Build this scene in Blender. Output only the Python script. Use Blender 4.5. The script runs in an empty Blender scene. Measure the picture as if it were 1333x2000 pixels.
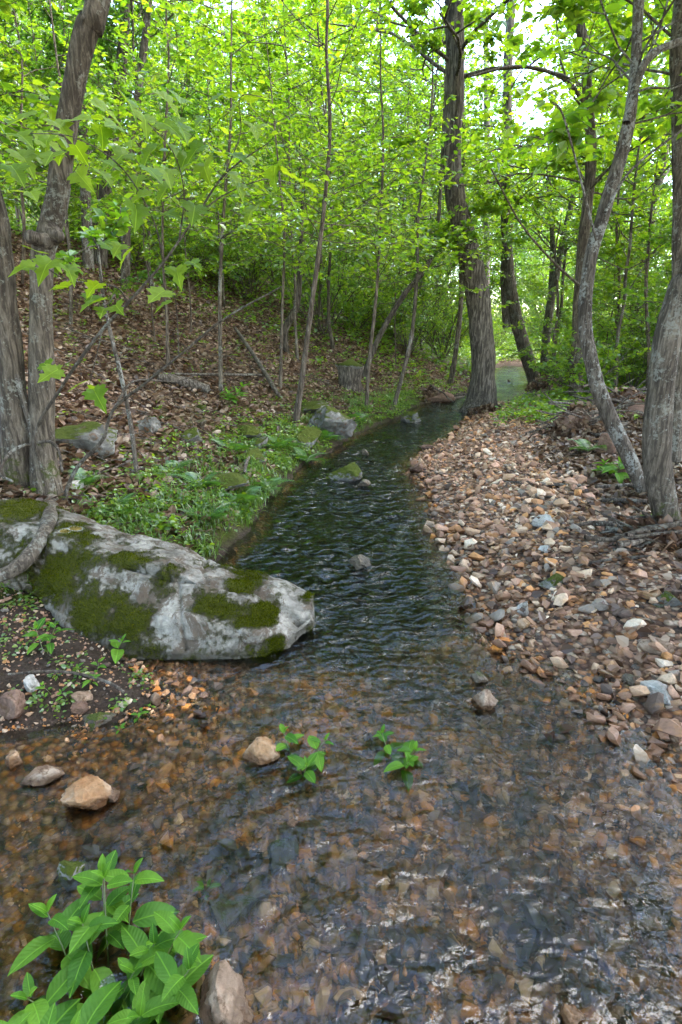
import bpy, bmesh, math, random
import numpy as np
from mathutils import Vector, Matrix

R = math.radians
scene = bpy.context.scene
col = scene.collection
random.seed(7)
rng = np.random.default_rng(7)

# ------------------------------------------------------------------ camera, sky, sun, exposure
PITCH = R(18.0)
CAM = np.array((0.0, 0.0, 1.5))
F = 1111.0                                    # focal length in pixels of the 1333 x 2000 frame
cd = bpy.data.cameras.new('camera')
cam = bpy.data.objects.new('camera', cd)
col.objects.link(cam)
cam.location = CAM
cam.rotation_euler = (R(90) - PITCH, 0, 0)
cd.sensor_fit = 'VERTICAL'
cd.sensor_height = 36.0
cd.lens = 36.0 * F / 2000.0
cd.clip_start = 0.02
cd.clip_end = 1500
scene.camera = cam

SUN_EL, SUN_AZ = R(50), R(84)                 # azimuth clockwise from +Y (ahead) to +X (right)
world = bpy.data.worlds.new('World')
scene.world = world
world.use_nodes = True
wn = world.node_tree
for n in list(wn.nodes):
    wn.nodes.remove(n)
sky = wn.nodes.new('ShaderNodeTexSky')
sky.sky_type = 'NISHITA'
sky.sun_disc = False
sky.sun_elevation = SUN_EL
sky.sun_rotation = SUN_AZ
sky.air_density = 1.0
sky.dust_density = 1.2
bg = wn.nodes.new('ShaderNodeBackground')
bg.inputs['Strength'].default_value = 0.15
wo = wn.nodes.new('ShaderNodeOutputWorld')
wn.links.new(sky.outputs[0], bg.inputs['Color'])
wn.links.new(bg.outputs[0], wo.inputs['Surface'])

sd_ = bpy.data.lights.new('sun', 'SUN')
sd_.energy = 1.1
sd_.angle = R(60.0)
sd_.color = (1.0, 0.98, 0.95)
sun = bpy.data.objects.new('sun', sd_)
col.objects.link(sun)
sun_dir = Vector((math.sin(SUN_AZ) * math.cos(SUN_EL), math.cos(SUN_AZ) * math.cos(SUN_EL), math.sin(SUN_EL)))
sun.rotation_euler = sun_dir.to_track_quat('Z', 'Y').to_euler()
sun.location = sun_dir * 50

scene.view_settings.view_transform = 'Standard'
scene.view_settings.look = 'None'
scene.view_settings.gamma = 1.0
scene.view_settings.exposure = 3.95
scene.view_settings.use_white_balance = True
scene.view_settings.white_balance_temperature = 6700
scene.view_settings.white_balance_tint = 10
scene.cycles.max_bounces = 8
scene.cycles.diffuse_bounces = 4
scene.cycles.glossy_bounces = 3
scene.cycles.transmission_bounces = 4
scene.cycles.transparent_max_bounces = 8
scene.cycles.sample_clamp_indirect = 6.0
scene.cycles.use_denoising = True

# ------------------------------------------------------------------ pixel <-> place
def ray(px, py):
    a = (px - 666.5) / F
    b = (1000.0 - py) / F
    return np.array((a, math.cos(PITCH) + b * math.sin(PITCH), -math.sin(PITCH) + b * math.cos(PITCH)))

def at(px, py, Y):
    d = ray(px, py)
    return CAM + d * (Y / d[1])

def on_level(px, py, z=0.0):
    d = ray(px, py)
    return CAM + d * ((z - CAM[2]) / d[2])

def depth_of(p):
    return p[1] * math.cos(PITCH) - (p[2] - CAM[2]) * math.sin(PITCH)

def project(P):
    P = np.asarray(P) - CAM
    zc = P[:, 1] * math.cos(PITCH) - P[:, 2] * math.sin(PITCH)
    yc = P[:, 1] * math.sin(PITCH) + P[:, 2] * math.cos(PITCH)
    zc = np.where(zc < 0.05, 0.05, zc)
    return 666.5 + F * P[:, 0] / zc, 1000 - F * yc / zc, zc

# ------------------------------------------------------------------ noise
def _hash(ix, iy, iz, seed):
    h = (ix * 374761393 + iy * 668265263 + iz * 2147483647 + seed * 1274126177) & 0xFFFFFFFF
    h = ((h ^ (h >> 13)) * 1274126177) & 0xFFFFFFFF
    h = ((h ^ (h >> 16)) * 2246822519) & 0xFFFFFFFF
    return ((h ^ (h >> 15)) & 0xFFFFFF) / float(0xFFFFFF)

def vnoise(P, seed=0):
    P = np.asarray(P, dtype=float)
    i = np.floor(P).astype(np.int64)
    f = P - i
    u = f * f * (3 - 2 * f)
    out = 0
    for dx in (0, 1):
        for dy in (0, 1):
            for dz in (0, 1):
                w = (u[:, 0] if dx else 1 - u[:, 0]) * (u[:, 1] if dy else 1 - u[:, 1]) * (u[:, 2] if dz else 1 - u[:, 2])
                out = out + w * _hash(i[:, 0] + dx, i[:, 1] + dy, i[:, 2] + dz, seed)
    return out * 2 - 1

def fbm(P, octaves=4, seed=0):
    P = np.asarray(P, dtype=float)
    s, a = 0, 1.0
    for k in range(octaves):
        s = s + a * vnoise(P * (2.03 ** k) + 17.3 * k, seed + k)
        a *= 0.5
    return s

def fbm2(x, y, sc, octaves=4, seed=0):
    return fbm(np.stack((x * sc, y * sc, np.full_like(x, 0.37)), 1), octaves, seed)

def ss(a, b, x):
    t = np.clip((x - a) / (b - a), 0, 1)
    return t * t * (3 - 2 * t)

# ------------------------------------------------------------------ stream outline and terrain height
left_px = [(0, 1432), (60, 1425), (130, 1412), (220, 1402), (290, 1388), (325, 1360), (290, 1325), (250, 1285), (240, 1255),
           (310, 1180), (420, 1100), (455, 1068), (490, 1040), (500, 1005), (545, 958), (585, 908), (640, 886), (690, 850), (740, 830),
           (790, 814), (806, 797), (835, 786), (885, 777), (930, 764), (958, 748), (962, 728), (975, 716)]
right_px = [(1035, 714), (1030, 732), (1040, 752), (1022, 775), (1000, 789), (930, 812), (908, 834), (893, 852), (850, 872), (815, 902),
            (822, 925), (848, 980), (855, 1010), (880, 1060), (918, 1110), (950, 1172), (990, 1235), (1080, 1287), (1190, 1337),
            (1232, 1392), (1270, 1432), (1333, 1490)]
Lw = [np.array((-4.0, -1.2)), np.array((-3.2, 0.6)), np.array((-2.2, 1.45))] + [on_level(*p)[:2] for p in left_px]
Rw = [on_level(*p)[:2] for p in right_px] + [np.array((1.9, 1.35)), np.array((2.6, 0.6)), np.array((3.5, -1.2))]
POLY = np.array(Lw + Rw)
NL = len(Lw)
SEG_A = POLY
SEG_B = np.roll(POLY, -1, axis=0)
SEG_LEFT = np.arange(len(POLY)) < NL

def shore(x, y):
    """signed distance to the waterline (positive on land) and whether the nearest bank is the left one"""
    x = np.asarray(x, float).ravel(); y = np.asarray(y, float).ravel()
    best = np.full(x.shape, 1e9); left = np.zeros(x.shape, bool); inside = np.zeros(x.shape, bool)
    for k in range(len(SEG_A)):
        a, b = SEG_A[k], SEG_B[k]
        ab = b - a
        t = np.clip(((x - a[0]) * ab[0] + (y - a[1]) * ab[1]) / (ab @ ab), 0, 1)
        d = np.hypot(x - a[0] - t * ab[0], y - a[1] - t * ab[1])
        m = d < best
        best[m] = d[m]; left[m] = SEG_LEFT[k]
        c = (a[1] > y) != (b[1] > y)
        if c.any():
            xi = a[0] + (y - a[1]) / (ab[1] if ab[1] else 1e-9) * ab[0]
            inside ^= c & (x < xi)
    return np.where(inside, -best, best), left

TREE_ISLAND = on_level(938, 797)[:2]

def terrain(x, y, info=False):
    shape = np.shape(x)
    x = np.asarray(x, float).ravel(); y = np.asarray(y, float).ravel()
    d, left = shore(x, y)
    far = y > POLY[NL - 1][1]
    dl = np.maximum(d, 0)
    # left bank: a small cut bank, then the hillside
    k = 0.25
    soft = k * np.log1p(np.exp(np.clip((dl - 0.55) / k, -30, 30)))
    hill = 0.15 * ss(0, 0.30, dl) + 0.43 * soft
    hill = 45 * np.tanh(hill / 45)
    fg = 0.04 * ss(0, 0.25, dl) + 0.13 * dl
    wl = ss(2.25, 3.3, y + 0.15 * x)
    hl = fg * (1 - wl) + hill * wl
    hr = 0.09 * ss(0, 0.9, dl) + 0.055 * np.minimum(dl, 3) + 0.015 * np.maximum(dl - 3, 0) + 0.16 * np.maximum(dl - 22, 0)
    # the valley end beyond the last visible water
    h = np.where(left, hl, hr)
    axis = (x - 6.0 - 0.28 * (y - 24))
    t = ss(22, 34, y)
    hf = np.where(axis < 0, 0.30 * np.maximum(-axis - 1.5, 0), 0.05 * np.maximum(axis - 3, 0)) + 0.15 + 0.02 * (y - 24)
    h = np.where(d > 0, h * (1 - t) + np.maximum(hf, 0.0) * t, h)
    bump = fbm2(x, y, 1.1, 4, 3)
    fine = fbm2(x, y, 7.0, 3, 5)
    amp = np.where(left, 0.05, 0.025) * ss(0.05, 0.8, dl)
    h = h + amp * bump * np.where(wl < 0.5, 0.6, 1.0) + 0.010 * fine * ss(-0.2, 0.2, d)
    deep = 0.045 + 0.17 * ss(1.95, 3.5, y + 0.35 * fbm2(x, y, 1.5, 3, 8)) - 0.06 * ss(9, 13, y)
    bed = -(0.012 + deep * ss(0, np.where(left & (y > 2.6), 0.28, np.where(y > 2.6, 0.5, 0.75)), -d)) + 0.012 * fbm2(x, y, 3.0, 3, 9)
    h = np.where(d <= 0, bed, h)
    r2 = (x - TREE_ISLAND[0]) ** 2 + (y - TREE_ISLAND[1]) ** 2
    h = h + 0.16 * np.exp(-r2 / 0.30)
    if info:
        return h.reshape(shape), d.reshape(shape), left.reshape(shape)
    return h.reshape(shape)

def tz(x, y):
    return float(terrain(np.array([x]), np.array([y]))[0])

def ground(px, py):
    """the place on the terrain that is seen at a pixel"""
    d = ray(px, py)
    Y = np.concatenate((np.arange(0.5, 8, 0.02), np.arange(8, 60, 0.1)))
    P = CAM + d * (Y / d[1])[:, None]
    h = terrain(P[:, 0], P[:, 1])
    hit = np.where(P[:, 2] <= h)[0]
    i = hit[0] if len(hit) else len(Y) - 1
    return np.array((P[i, 0], P[i, 1], h[i]))

# ------------------------------------------------------------------ mesh helpers
class Geo:
    def __init__(self):
        self.V = []; self.F = []; self.n = 0
    def add(self, V, F):
        V = np.asarray(V, float)
        self.V.append(V)
        for f in (F if isinstance(F, list) else [F]):
            self.F.append(np.asarray(f, np.int64) + self.n)
        self.n += len(V)
    def mesh(self, name, mat, smooth=True):
        me = bpy.data.meshes.new(name)
        V = np.concatenate(self.V) if self.V else np.zeros((0, 3))
        me.vertices.add(len(V))
        me.vertices.foreach_set('co', V.ravel())
        loops = np.concatenate([f.ravel() for f in self.F]) if self.F else np.zeros(0, int)
        tot = np.concatenate([np.full(len(f), f.shape[1]) for f in self.F]) if self.F else np.zeros(0, int)
        me.loops.add(len(loops))
        me.loops.foreach_set('vertex_index', loops.astype(np.int32))
        me.polygons.add(len(tot))
        start = np.concatenate(([0], np.cumsum(tot)[:-1])) if len(tot) else tot
        me.polygons.foreach_set('loop_start', start.astype(np.int32))
        me.polygons.foreach_set('use_smooth', np.full(len(tot), smooth))
        me.update(calc_edges=True)
        me.validate()
        if mat:
            me.materials.append(mat)
        return me

def link(name, data, parent=None, loc=None, rot=None, scale=None):
    o = bpy.data.objects.new(name, data)
    col.objects.link(o)
    if parent is not None:
        o.parent = parent
    if loc is not None:
        o.location = loc
    if rot is not None:
        o.rotation_euler = rot
    if scale is not None:
        o.scale = scale if hasattr(scale, '__len__') else (scale,) * 3
    return o

def tag(o, label=None, cat=None, group=None, kind=None):
    if label: o['label'] = label
    if cat: o['category'] = cat
    if group: o['group'] = group
    if kind: o['kind'] = kind
    return o

def thing(name, label, cat, loc=(0, 0, 0), group=None):
    o = link(name, None, loc=loc)
    o.empty_display_size = 0.1
    return tag(o, label, cat, group)

def catmull(P, n):
    P = np.asarray(P, float)
    if len(P) < 3:
        t = np.linspace(0, 1, n)[:, None]
        return P[0] * (1 - t) + P[-1] * t
    Q = np.vstack((2 * P[0] - P[1], P, 2 * P[-1] - P[-2]))
    u = np.linspace(0, len(P) - 1 - 1e-9, n)
    i = u.astype(int); t = (u - i)[:, None]
    a, b, c, d = Q[i], Q[i + 1], Q[i + 2], Q[i + 3]
    return 0.5 * (2 * b + (c - a) * t + (2 * a - 5 * b + 4 * c - d) * t ** 2 + (3 * b - a - 3 * c + d) * t ** 3)

def tube(geo, P, rad, sides=8, rough=0.0, cap=True, seed=0):
    P = np.asarray(P, float); rad = np.asarray(rad, float)
    n = len(P)
    T = np.gradient(P, axis=0)
    T /= np.linalg.norm(T, axis=1)[:, None] + 1e-12
    ref = np.array((0.0, 1.0, 0.0)) if abs(T[0][1]) < 0.8 else np.array((1.0, 0, 0))
    U = np.empty_like(P)
    u = np.cross(T[0], ref); u /= np.linalg.norm(u)
    for k in range(n):
        u = u - T[k] * (u @ T[k]); u /= np.linalg.norm(u) + 1e-12
        U[k] = u
    W = np.cross(T, U)
    a = np.linspace(0, 2 * math.pi, sides, endpoint=False)
    ring = U[:, None, :] * np.cos(a)[None, :, None] + W[:, None, :] * np.sin(a)[None, :, None]
    rr = np.repeat(rad[:, None], sides, 1)
    V = P[:, None, :] + ring * rr[:, :, None]
    if rough:
        Q = (P[:, None, :] + ring * rr[:, :, None]).reshape(-1, 3)
        nz = fbm(np.stack((Q[:, 0] * 9, Q[:, 1] * 9, Q[:, 2] * 3.0), 1) + seed, 3, 11).reshape(n, sides)
        V = V + ring * (rr * rough * nz)[:, :, None]
    i = np.arange(n - 1)[:, None] * sides; j = np.arange(sides)[None, :]; j2 = (j + 1) % sides
    Fq = np.stack((i + j, i + j2, i + sides + j2, i + sides + j), -1).reshape(-1, 4)
    V = V.reshape(-1, 3)
    fs = [Fq]
    if cap:
        V = np.vstack((V, P[-1] + T[-1] * rad[-1] * 0.6))
        e = (n - 1) * sides
        fs.append(np.stack((e + np.arange(sides), e + (np.arange(sides) + 1) % sides, np.full(sides, n * sides)), 1))
    geo.add(V, fs)

def unit(v):
    return v / (np.linalg.norm(v, axis=-1, keepdims=True) + 1e-12)

def leaves_geo(geo, pos, axis, size, width=0.32, tilt=0.55, hi=True, rg=rng, droop=0.15):
    """many small leaves: a folded blade with 6 (hi) or 4 corners"""
    pos = np.asarray(pos, float); n = len(pos)
    if n == 0:
        return
    axis = unit(np.asarray(axis, float) + rg.normal(0, 0.35, (n, 3)) + np.array((0, 0, -droop)))
    nr = unit(np.array((0, 0, 1.0)) + rg.normal(0, tilt, (n, 3)))
    s = unit(np.cross(axis, nr)); nr = np.cross(s, axis)
    l = np.asarray(size) * rg.uniform(0.65, 1.25, n)
    l = l[:, None]; w = width * l
    if hi:
        c = [pos, pos + axis * l * 0.30 + s * w + nr * l * .07, pos + axis * l * 0.68 + s * w * 0.8 + nr * l * .03, pos + axis * l - nr * l * .10,
             pos + axis * l * 0.68 - s * w * 0.8 + nr * l * .03, pos + axis * l * 0.30 - s * w + nr * l * .07]
        V = np.stack(c, 1).reshape(-1, 3)
        b = np.arange(n)[:, None] * 6
        geo.add(V, np.vstack((b + np.array([0, 1, 2, 3]), b + np.array([0, 3, 4, 5]))))
    else:
        c = [pos, pos + axis * l * 0.45 + s * w + nr * l * .06, pos + axis * l, pos + axis * l * 0.45 - s * w + nr * l * .06]
        V = np.stack(c, 1).reshape(-1, 3)
        b = np.arange(n)[:, None] * 4
        geo.add(V, b + np.array([0, 1, 2, 3]))

# ------------------------------------------------------------------ materials
def new_mat(name):
    m = bpy.data.materials.new(name)
    m.use_nodes = True
    nt = m.node_tree
    for n in list(nt.nodes):
        nt.nodes.remove(n)
    out = nt.nodes.new('ShaderNodeOutputMaterial')
    return m, nt, out

def N(nt, t, **kw):
    n = nt.nodes.new('ShaderNode' + t)
    for k, v in kw.items():
        if k.startswith('i_'):
            n.inputs[k[2:].replace('_', ' ')].default_value = v
        else:
            setattr(n, k, v)
    return n

def ramp(nt, fac, stops, interp='LINEAR'):
    r = nt.nodes.new('ShaderNodeValToRGB')
    cr = r.color_ramp
    cr.interpolation = interp
    while len(cr.elements) < len(stops):
        cr.elements.new(0.5)
    while len(cr.elements) > len(stops):
        cr.elements.remove(cr.elements[-1])
    for e, (p, c) in zip(cr.elements, stops):
        e.position = p
        e.color = tuple(c) + (1.0,) if len(c) == 3 else c
    nt.links.new(fac, r.inputs['Fac'])
    return r.outputs['Color']

def mixc(nt, fac, a, b, mode='MIX'):
    m = nt.nodes.new('ShaderNodeMix')
    m.data_type = 'RGBA'; m.blend_type = mode
    for s, v in ((m.inputs['Factor'], fac), (m.inputs['A'], a), (m.inputs['B'], b)):
        if isinstance(v, (int, float)): s.default_value = v
        elif isinstance(v, tuple): s.default_value = v + (1.0,) if len(v) == 3 else v
        else: nt.links.new(v, s)
    return [o for o in m.outputs if o.type == 'RGBA'][0]

def noise(nt, vec, scale, detail=4, rough=0.55, dist=0.0):
    n = N(nt, 'TexNoise')
    n.inputs['Scale'].default_value = scale; n.inputs['Detail'].default_value = detail
    n.inputs['Roughness'].default_value = rough; n.inputs['Distortion'].default_value = dist
    if vec is not None: nt.links.new(vec, n.inputs['Vector'])
    return n.outputs['Fac']

def mapping(nt, vec, scale):
    m = N(nt, 'Mapping')
    m.inputs['Scale'].default_value = scale
    nt.links.new(vec, m.inputs['Vector'])
    return m.outputs['Vector']

def math_(nt, op, a, b=0.0, clamp=False):
    m = N(nt, 'Math', operation=op, use_clamp=clamp)
    for s, v in ((m.inputs[0], a), (m.inputs[1], b)):
        if isinstance(v, (int, float)): s.default_value = v
        else: nt.links.new(v, s)
    return m.outputs[0]

def bump(nt, h, strength=0.5, dist=0.01):
    b = N(nt, 'Bump')
    b.inputs['Strength'].default_value = strength; b.inputs['Distance'].default_value = dist
    nt.links.new(h, b.inputs['Height'])
    return b.outputs['Normal']

def principled(nt, out, color, rough=0.8, normal=None, spec=0.3):
    p = N(nt, 'BsdfPrincipled')
    for s, v in ((p.inputs['Base Color'], color), (p.inputs['Roughness'], rough)):
        if isinstance(v, (int, float)): s.default_value = v
        elif isinstance(v, tuple): s.default_value = v + (1.0,)
        else: nt.links.new(v, s)
    p.inputs['Specular IOR Level'].default_value = spec
    if normal is not None: nt.links.new(normal, p.inputs['Normal'])
    nt.links.new(p.outputs[0], out.inputs['Surface'])
    return p

def leaf_mat(name, stops, trans, tfac=0.5, gloss=0.06, rough=0.35, by='island'):
    """thin leaf: diffuse + light shining through, each leaf its own tint"""
    m, nt, out = new_mat(name)
    if by == 'island':
        g = N(nt, 'NewGeometry'); rnd = g.outputs['Random Per Island']
    else:
        g = N(nt, 'ObjectInfo'); rnd = g.outputs['Random']
    oi = N(nt, 'ObjectInfo')
    c = ramp(nt, rnd, stops)
    tint = ramp(nt, oi.outputs['Random'], [(0, (0.75, 0.9, 0.8)), (1, (1.15, 1.05, 0.9))])
    c = mixc(nt, 0.6, c, mixc(nt, 1.0, c, tint, 'MULTIPLY'))
    tcol = mixc(nt, 1.0, c, trans, 'MULTIPLY')
    tc = N(nt, 'TexCoord')
    d = N(nt, 'BsdfDiffuse'); nt.links.new(c, d.inputs['Color'])
    t = N(nt, 'BsdfTranslucent'); nt.links.new(tcol, t.inputs['Color'])
    mx = N(nt, 'MixShader'); mx.inputs[0].default_value = tfac
    nt.links.new(d.outputs[0], mx.inputs[1]); nt.links.new(t.outputs[0], mx.inputs[2])
    gl = N(nt, 'BsdfGlossy'); gl.inputs['Roughness'].default_value = rough
    gl.inputs['Color'].default_value = (0.9, 0.95, 1, 1)
    m2 = N(nt, 'MixShader'); m2.inputs[0].default_value = gloss
    nt.links.new(mx.outputs[0], m2.inputs[1]); nt.links.new(gl.outputs[0], m2.inputs[2])
    nt.links.new(m2.outputs[0], out.inputs['Surface'])
    return m

def bark_mat(name, dark, light, lichen=0.3, moss=0.0, scale=1.0, lichen_col=(0.29, 0.285, 0.25)):
    m, nt, out = new_mat(name)
    tc = N(nt, 'TexCoord'); oi = N(nt, 'ObjectInfo')
    off = N(nt, 'VectorMath', operation='ADD')
    nt.links.new(tc.outputs['Object'], off.inputs[0]); nt.links.new(oi.outputs['Location'], off.inputs[1])
    vec = off.outputs[0]
    st = mapping(nt, vec, (1.0, 1.0, 0.13))
    f1 = noise(nt, st, 40 * scale, 7, 0.68, 0.7)
    f3 = noise(nt, mapping(nt, vec, (1, 1, 0.35)), 120 * scale, 4, 0.7)
    f2 = noise(nt, vec, 3.5, 5, 0.65)
    mid = tuple(0.5 * (a + b) for a, b in zip(dark, light))
    c = ramp(nt, f1, [(0.34, tuple(v * 0.7 for v in dark)), (0.46, dark), (0.56, mid), (0.70, light)])
    c = mixc(nt, 0.5, c, ramp(nt, f3, [(0.3, (0.55, 0.55, 0.55)), (0.7, (1.35, 1.35, 1.35))]), 'MULTIPLY')
    c = mixc(nt, 0.8, c, ramp(nt, f2, [(0.32, (0.62, 0.60, 0.58)), (0.66, (1.25, 1.25, 1.25))]), 'MULTIPLY')
    if lichen > 0:
        grain = noise(nt, vec, 42, 5, 0.75, 0.3)
        zone = math_(nt, 'ADD', math_(nt, 'MULTIPLY', noise(nt, vec, 5.5, 4, 0.6), 0.55), math_(nt, 'MULTIPLY', grain, 0.6))
        blot = ramp(nt, zone, [(0.66 - 0.10 * lichen, (0, 0, 0)), (0.71 - 0.10 * lichen, (1, 1, 1))])
        c = mixc(nt, math_(nt, 'MULTIPLY', blot, 0.6), c, lichen_col)
    if moss > 0:
        sep = N(nt, 'SeparateXYZ'); nt.links.new(tc.outputs['Object'], sep.inputs[0])
        low = math_(nt, 'SUBTRACT', moss, sep.outputs['Z'])
        mk = math_(nt, 'ADD', low, math_(nt, 'MULTIPLY', math_(nt, 'SUBTRACT', noise(nt, vec, 7, 8, 0.75), 0.5), 3.0))
        mk = ramp(nt, mk, [(0.45, (0, 0, 0)), (0.62, (1, 1, 1))])
        c = mixc(nt, math_(nt, 'MULTIPLY', mk, 0.85), c, (0.05, 0.06, 0.010))
    hh_ = math_(nt, 'ADD', f1, math_(nt, 'MULTIPLY', f3, 0.35))
    principled(nt, out, c, 0.9, bump(nt, hh_, 1.0, 0.022), 0.15)
    return m

def stone_mat(name, stops, rough=0.75, by='island', wet=0.0, vein=0.5, spec=0.3, algae=0.0, soaked=False):
    m, nt, out = new_mat(name)
    if by == 'island':
        rnd = N(nt, 'NewGeometry').outputs['Random Per Island']
    else:
        rnd = N(nt, 'ObjectInfo').outputs['Random']
    tc = N(nt, 'TexCoord')
    geo = N(nt, 'NewGeometry')
    vec = geo.outputs['Position']
    c = ramp(nt, rnd, stops, 'CONSTANT')
    n1 = noise(nt, vec, 38, 6, 0.7, 0.8)
    n2 = noise(nt, vec, 120, 4, 0.6)
    c = mixc(nt, vein, c, ramp(nt, n1, [(0.30, (0.35, 0.30, 0.27)), (0.5, (1, 1, 1)), (0.72, (1.35, 1.25, 1.15))]), 'MULTIPLY')
    stain = ramp(nt, noise(nt, vec, 17, 4, 0.6), [(0.52, (0, 0, 0)), (0.66, (1, 1, 1))])
    c = mixc(nt, math_(nt, 'MULTIPLY', stain, 0.45), c, (0.36, 0.17, 0.05))
    c = mixc(nt, 0.35, c, ramp(nt, n2, [(0.3, (0.6, 0.6, 0.6)), (0.7, (1.2, 1.2, 1.2))]), 'MULTIPLY')
    if soaked:                                          # stones near the waterline are wet through
        sp_ = N(nt, 'SeparateXYZ'); nt.links.new(vec, sp_.inputs[0])
        wz = ramp(nt, math_(nt, 'ADD', sp_.outputs['Z'], math_(nt, 'MULTIPLY', noise(nt, vec, 4, 4, 0.6), 0.06)), [(0.045, (1, 1, 1)), (0.085, (0, 0, 0))])
        c = mixc(nt, wz, c, mixc(nt, 1.0, c, (0.45, 0.38, 0.32), 'MULTIPLY'))
        rough = ramp(nt, wz, [(0, (rough,) * 3), (1, (0.22,) * 3)])
    if algae:
        al = ramp(nt, noise(nt, vec, 2.6, 7, 0.70, 0.8), [(0.48, (0, 0, 0)), (0.56, (1, 1, 1))])
        c = mixc(nt, math_(nt, 'MULTIPLY', al, algae), c, (0.020, 0.024, 0.020))
    nb = bump(nt, n1, 0.5, 0.006)
    principled(nt, out, c, rough, nb, spec)
    return m

def shade_stops(stops, k):
    return [(p, tuple(v * q for v, q in zip(c, k))) for p, c in stops]
BAR_STOPS = shade_stops([(0.00, (0.30, 0.205, 0.145)), (0.12, (0.215, 0.135, 0.095)), (0.24, (0.37, 0.285, 0.22)), (0.33, (0.15, 0.09, 0.066)),
             (0.46, (0.27, 0.145, 0.078)), (0.54, (0.31, 0.20, 0.155)), (0.64, (0.15, 0.135, 0.125)), (0.71, (0.46, 0.40, 0.345)),
             (0.77, (0.065, 0.048, 0.042)), (0.86, (0.24, 0.155, 0.12)), (0.95, (0.38, 0.20, 0.09))], (1.55, 1.40, 1.26))
BED_STOPS = shade_stops([(0.00, (0.25, 0.135, 0.060)), (0.10, (0.18, 0.105, 0.060)), (0.20, (0.33, 0.21, 0.12)), (0.29, (0.085, 0.055, 0.04)),
             (0.36, (0.34, 0.15, 0.035)), (0.48, (0.16, 0.11, 0.085)), (0.60, (0.06, 0.053, 0.053)), (0.66, (0.40, 0.30, 0.21)),
             (0.76, (0.035, 0.032, 0.036)), (0.82, (0.24, 0.14, 0.075)), (0.92, (0.42, 0.20, 0.05))], (1.45, 1.12, 0.90))
M = {}
M['bar_stone'] = stone_mat('bar_stone', BAR_STOPS, soaked=True)
M['bar_stone_single'] = stone_mat('bar_stone_single', BAR_STOPS, by='object', soaked=True)
M['bed_stone'] = stone_mat('bed_stone', BED_STOPS, rough=0.45, algae=0.8)
M['bed_stone_single'] = stone_mat('bed_stone_single', BED_STOPS, rough=0.45, by='object', algae=0.75)
M['dark_gravel'] = stone_mat('dark_gravel', [(p, tuple(v * 0.75 for v in c)) for p, c in BAR_STOPS])

def rock_mat(name, c0, c1, c2, moss=0.0, moss_col=(0.05, 0.062, 0.006), scale=5.0, stain=0.3, rough=0.85, waterline=False):
    m, nt, out = new_mat(name)
    geo = N(nt, 'NewGeometry'); vec = geo.outputs['Position']
    n1 = noise(nt, vec, scale, 8, 0.65, 0.5)
    n2 = noise(nt, vec, scale * 7, 6, 0.7, 0.3)
    n3 = noise(nt, vec, scale * 2.1, 7, 0.72, 1.0)
    c = ramp(nt, n1, [(0.30, c0), (0.5, c1), (0.68, c2)])
    c = mixc(nt, 0.55, c, ramp(nt, n2, [(0.3, (0.5, 0.5, 0.5)), (0.7, (1.3, 1.3, 1.3))]), 'MULTIPLY')
    st = ramp(nt, n3, [(0.60 - 0.2 * stain, (0, 0, 0)), (0.66 - 0.2 * stain, (1, 1, 1))])
    c = mixc(nt, math_(nt, 'MULTIPLY', st, 0.8), c, (0.10, 0.055, 0.03))
    h = n2
    if moss > 0:
        sep = N(nt, 'SeparateXYZ'); nt.links.new(geo.outputs['Normal'], sep.inputs[0])
        mk = math_(nt, 'ADD', math_(nt, 'MULTIPLY', sep.outputs['Z'], 0.35), noise(nt, vec, scale * 0.9, 6, 0.66, 0.4))
        mk = ramp(nt, mk, [(0.92 - 0.5 * moss, (0, 0, 0)), (1.0 - 0.5 * moss, (1, 1, 1))])
        mcol = mixc(nt, noise(nt, vec, 60, 3, 0.6), tuple(v * 0.5 for v in moss_col), tuple(v * 1.6 for v in moss_col))
        c = mixc(nt, mk, c, mcol)
        h = math_(nt, 'ADD', h, math_(nt, 'MULTIPLY', mk, math_(nt, 'ADD', noise(nt, vec, 140, 3, 0.7), 0.4)))
    if waterline:                                       # soaked below the splash line
        sp_ = N(nt, 'SeparateXYZ'); nt.links.new(vec, sp_.inputs[0])
        wz = ramp(nt, math_(nt, 'ADD', sp_.outputs['Z'], math_(nt, 'MULTIPLY', n1, 0.035)), [(0.036, (1, 1, 1)), (0.056, (0, 0, 0))])
        c = mixc(nt, wz, c, mixc(nt, 1.0, c, (0.38, 0.32, 0.27), 'MULTIPLY'))
        rough = ramp(nt, wz, [(0, (rough,) * 3), (1, (0.18,) * 3)])
    principled(nt, out, c, rough, bump(nt, h, 0.7, 0.012), 0.2)
    return m

M['mossy_rock'] = rock_mat('mossy_rock', (0.07, 0.065, 0.06), (0.16, 0.15, 0.14), (0.27, 0.26, 0.25), 0.75)
M['grey_rock'] = rock_mat('grey_rock', (0.065, 0.06, 0.055), (0.14, 0.132, 0.122), (0.27, 0.255, 0.235), 0.45)
M['wet_rock'] = rock_mat('wet_rock', (0.04, 0.035, 0.03), (0.10, 0.08, 0.06), (0.20, 0.15, 0.11), 0.2, rough=0.35)
M['orange_rock'] = rock_mat('orange_rock', (0.22, 0.09, 0.03), (0.33, 0.19, 0.10), (0.46, 0.34, 0.25), 0.0, scale=9, stain=0.1, rough=0.5, waterline=True)
M['tan_rock'] = rock_mat('tan_rock', (0.14, 0.085, 0.055), (0.27, 0.18, 0.125), (0.40, 0.31, 0.24), 0.0, scale=9, stain=0.2, rough=0.6, waterline=True)
M['white_rock'] = rock_mat('white_rock', (0.22, 0.19, 0.165), (0.36, 0.33, 0.30), (0.50, 0.48, 0.46), 0.0, scale=9, stain=0.15)
M['brown_rock'] = rock_mat('brown_rock', (0.07, 0.04, 0.03), (0.16, 0.095, 0.07), (0.24, 0.15, 0.11), 0.0, scale=8, stain=0.3, waterline=True)

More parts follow.
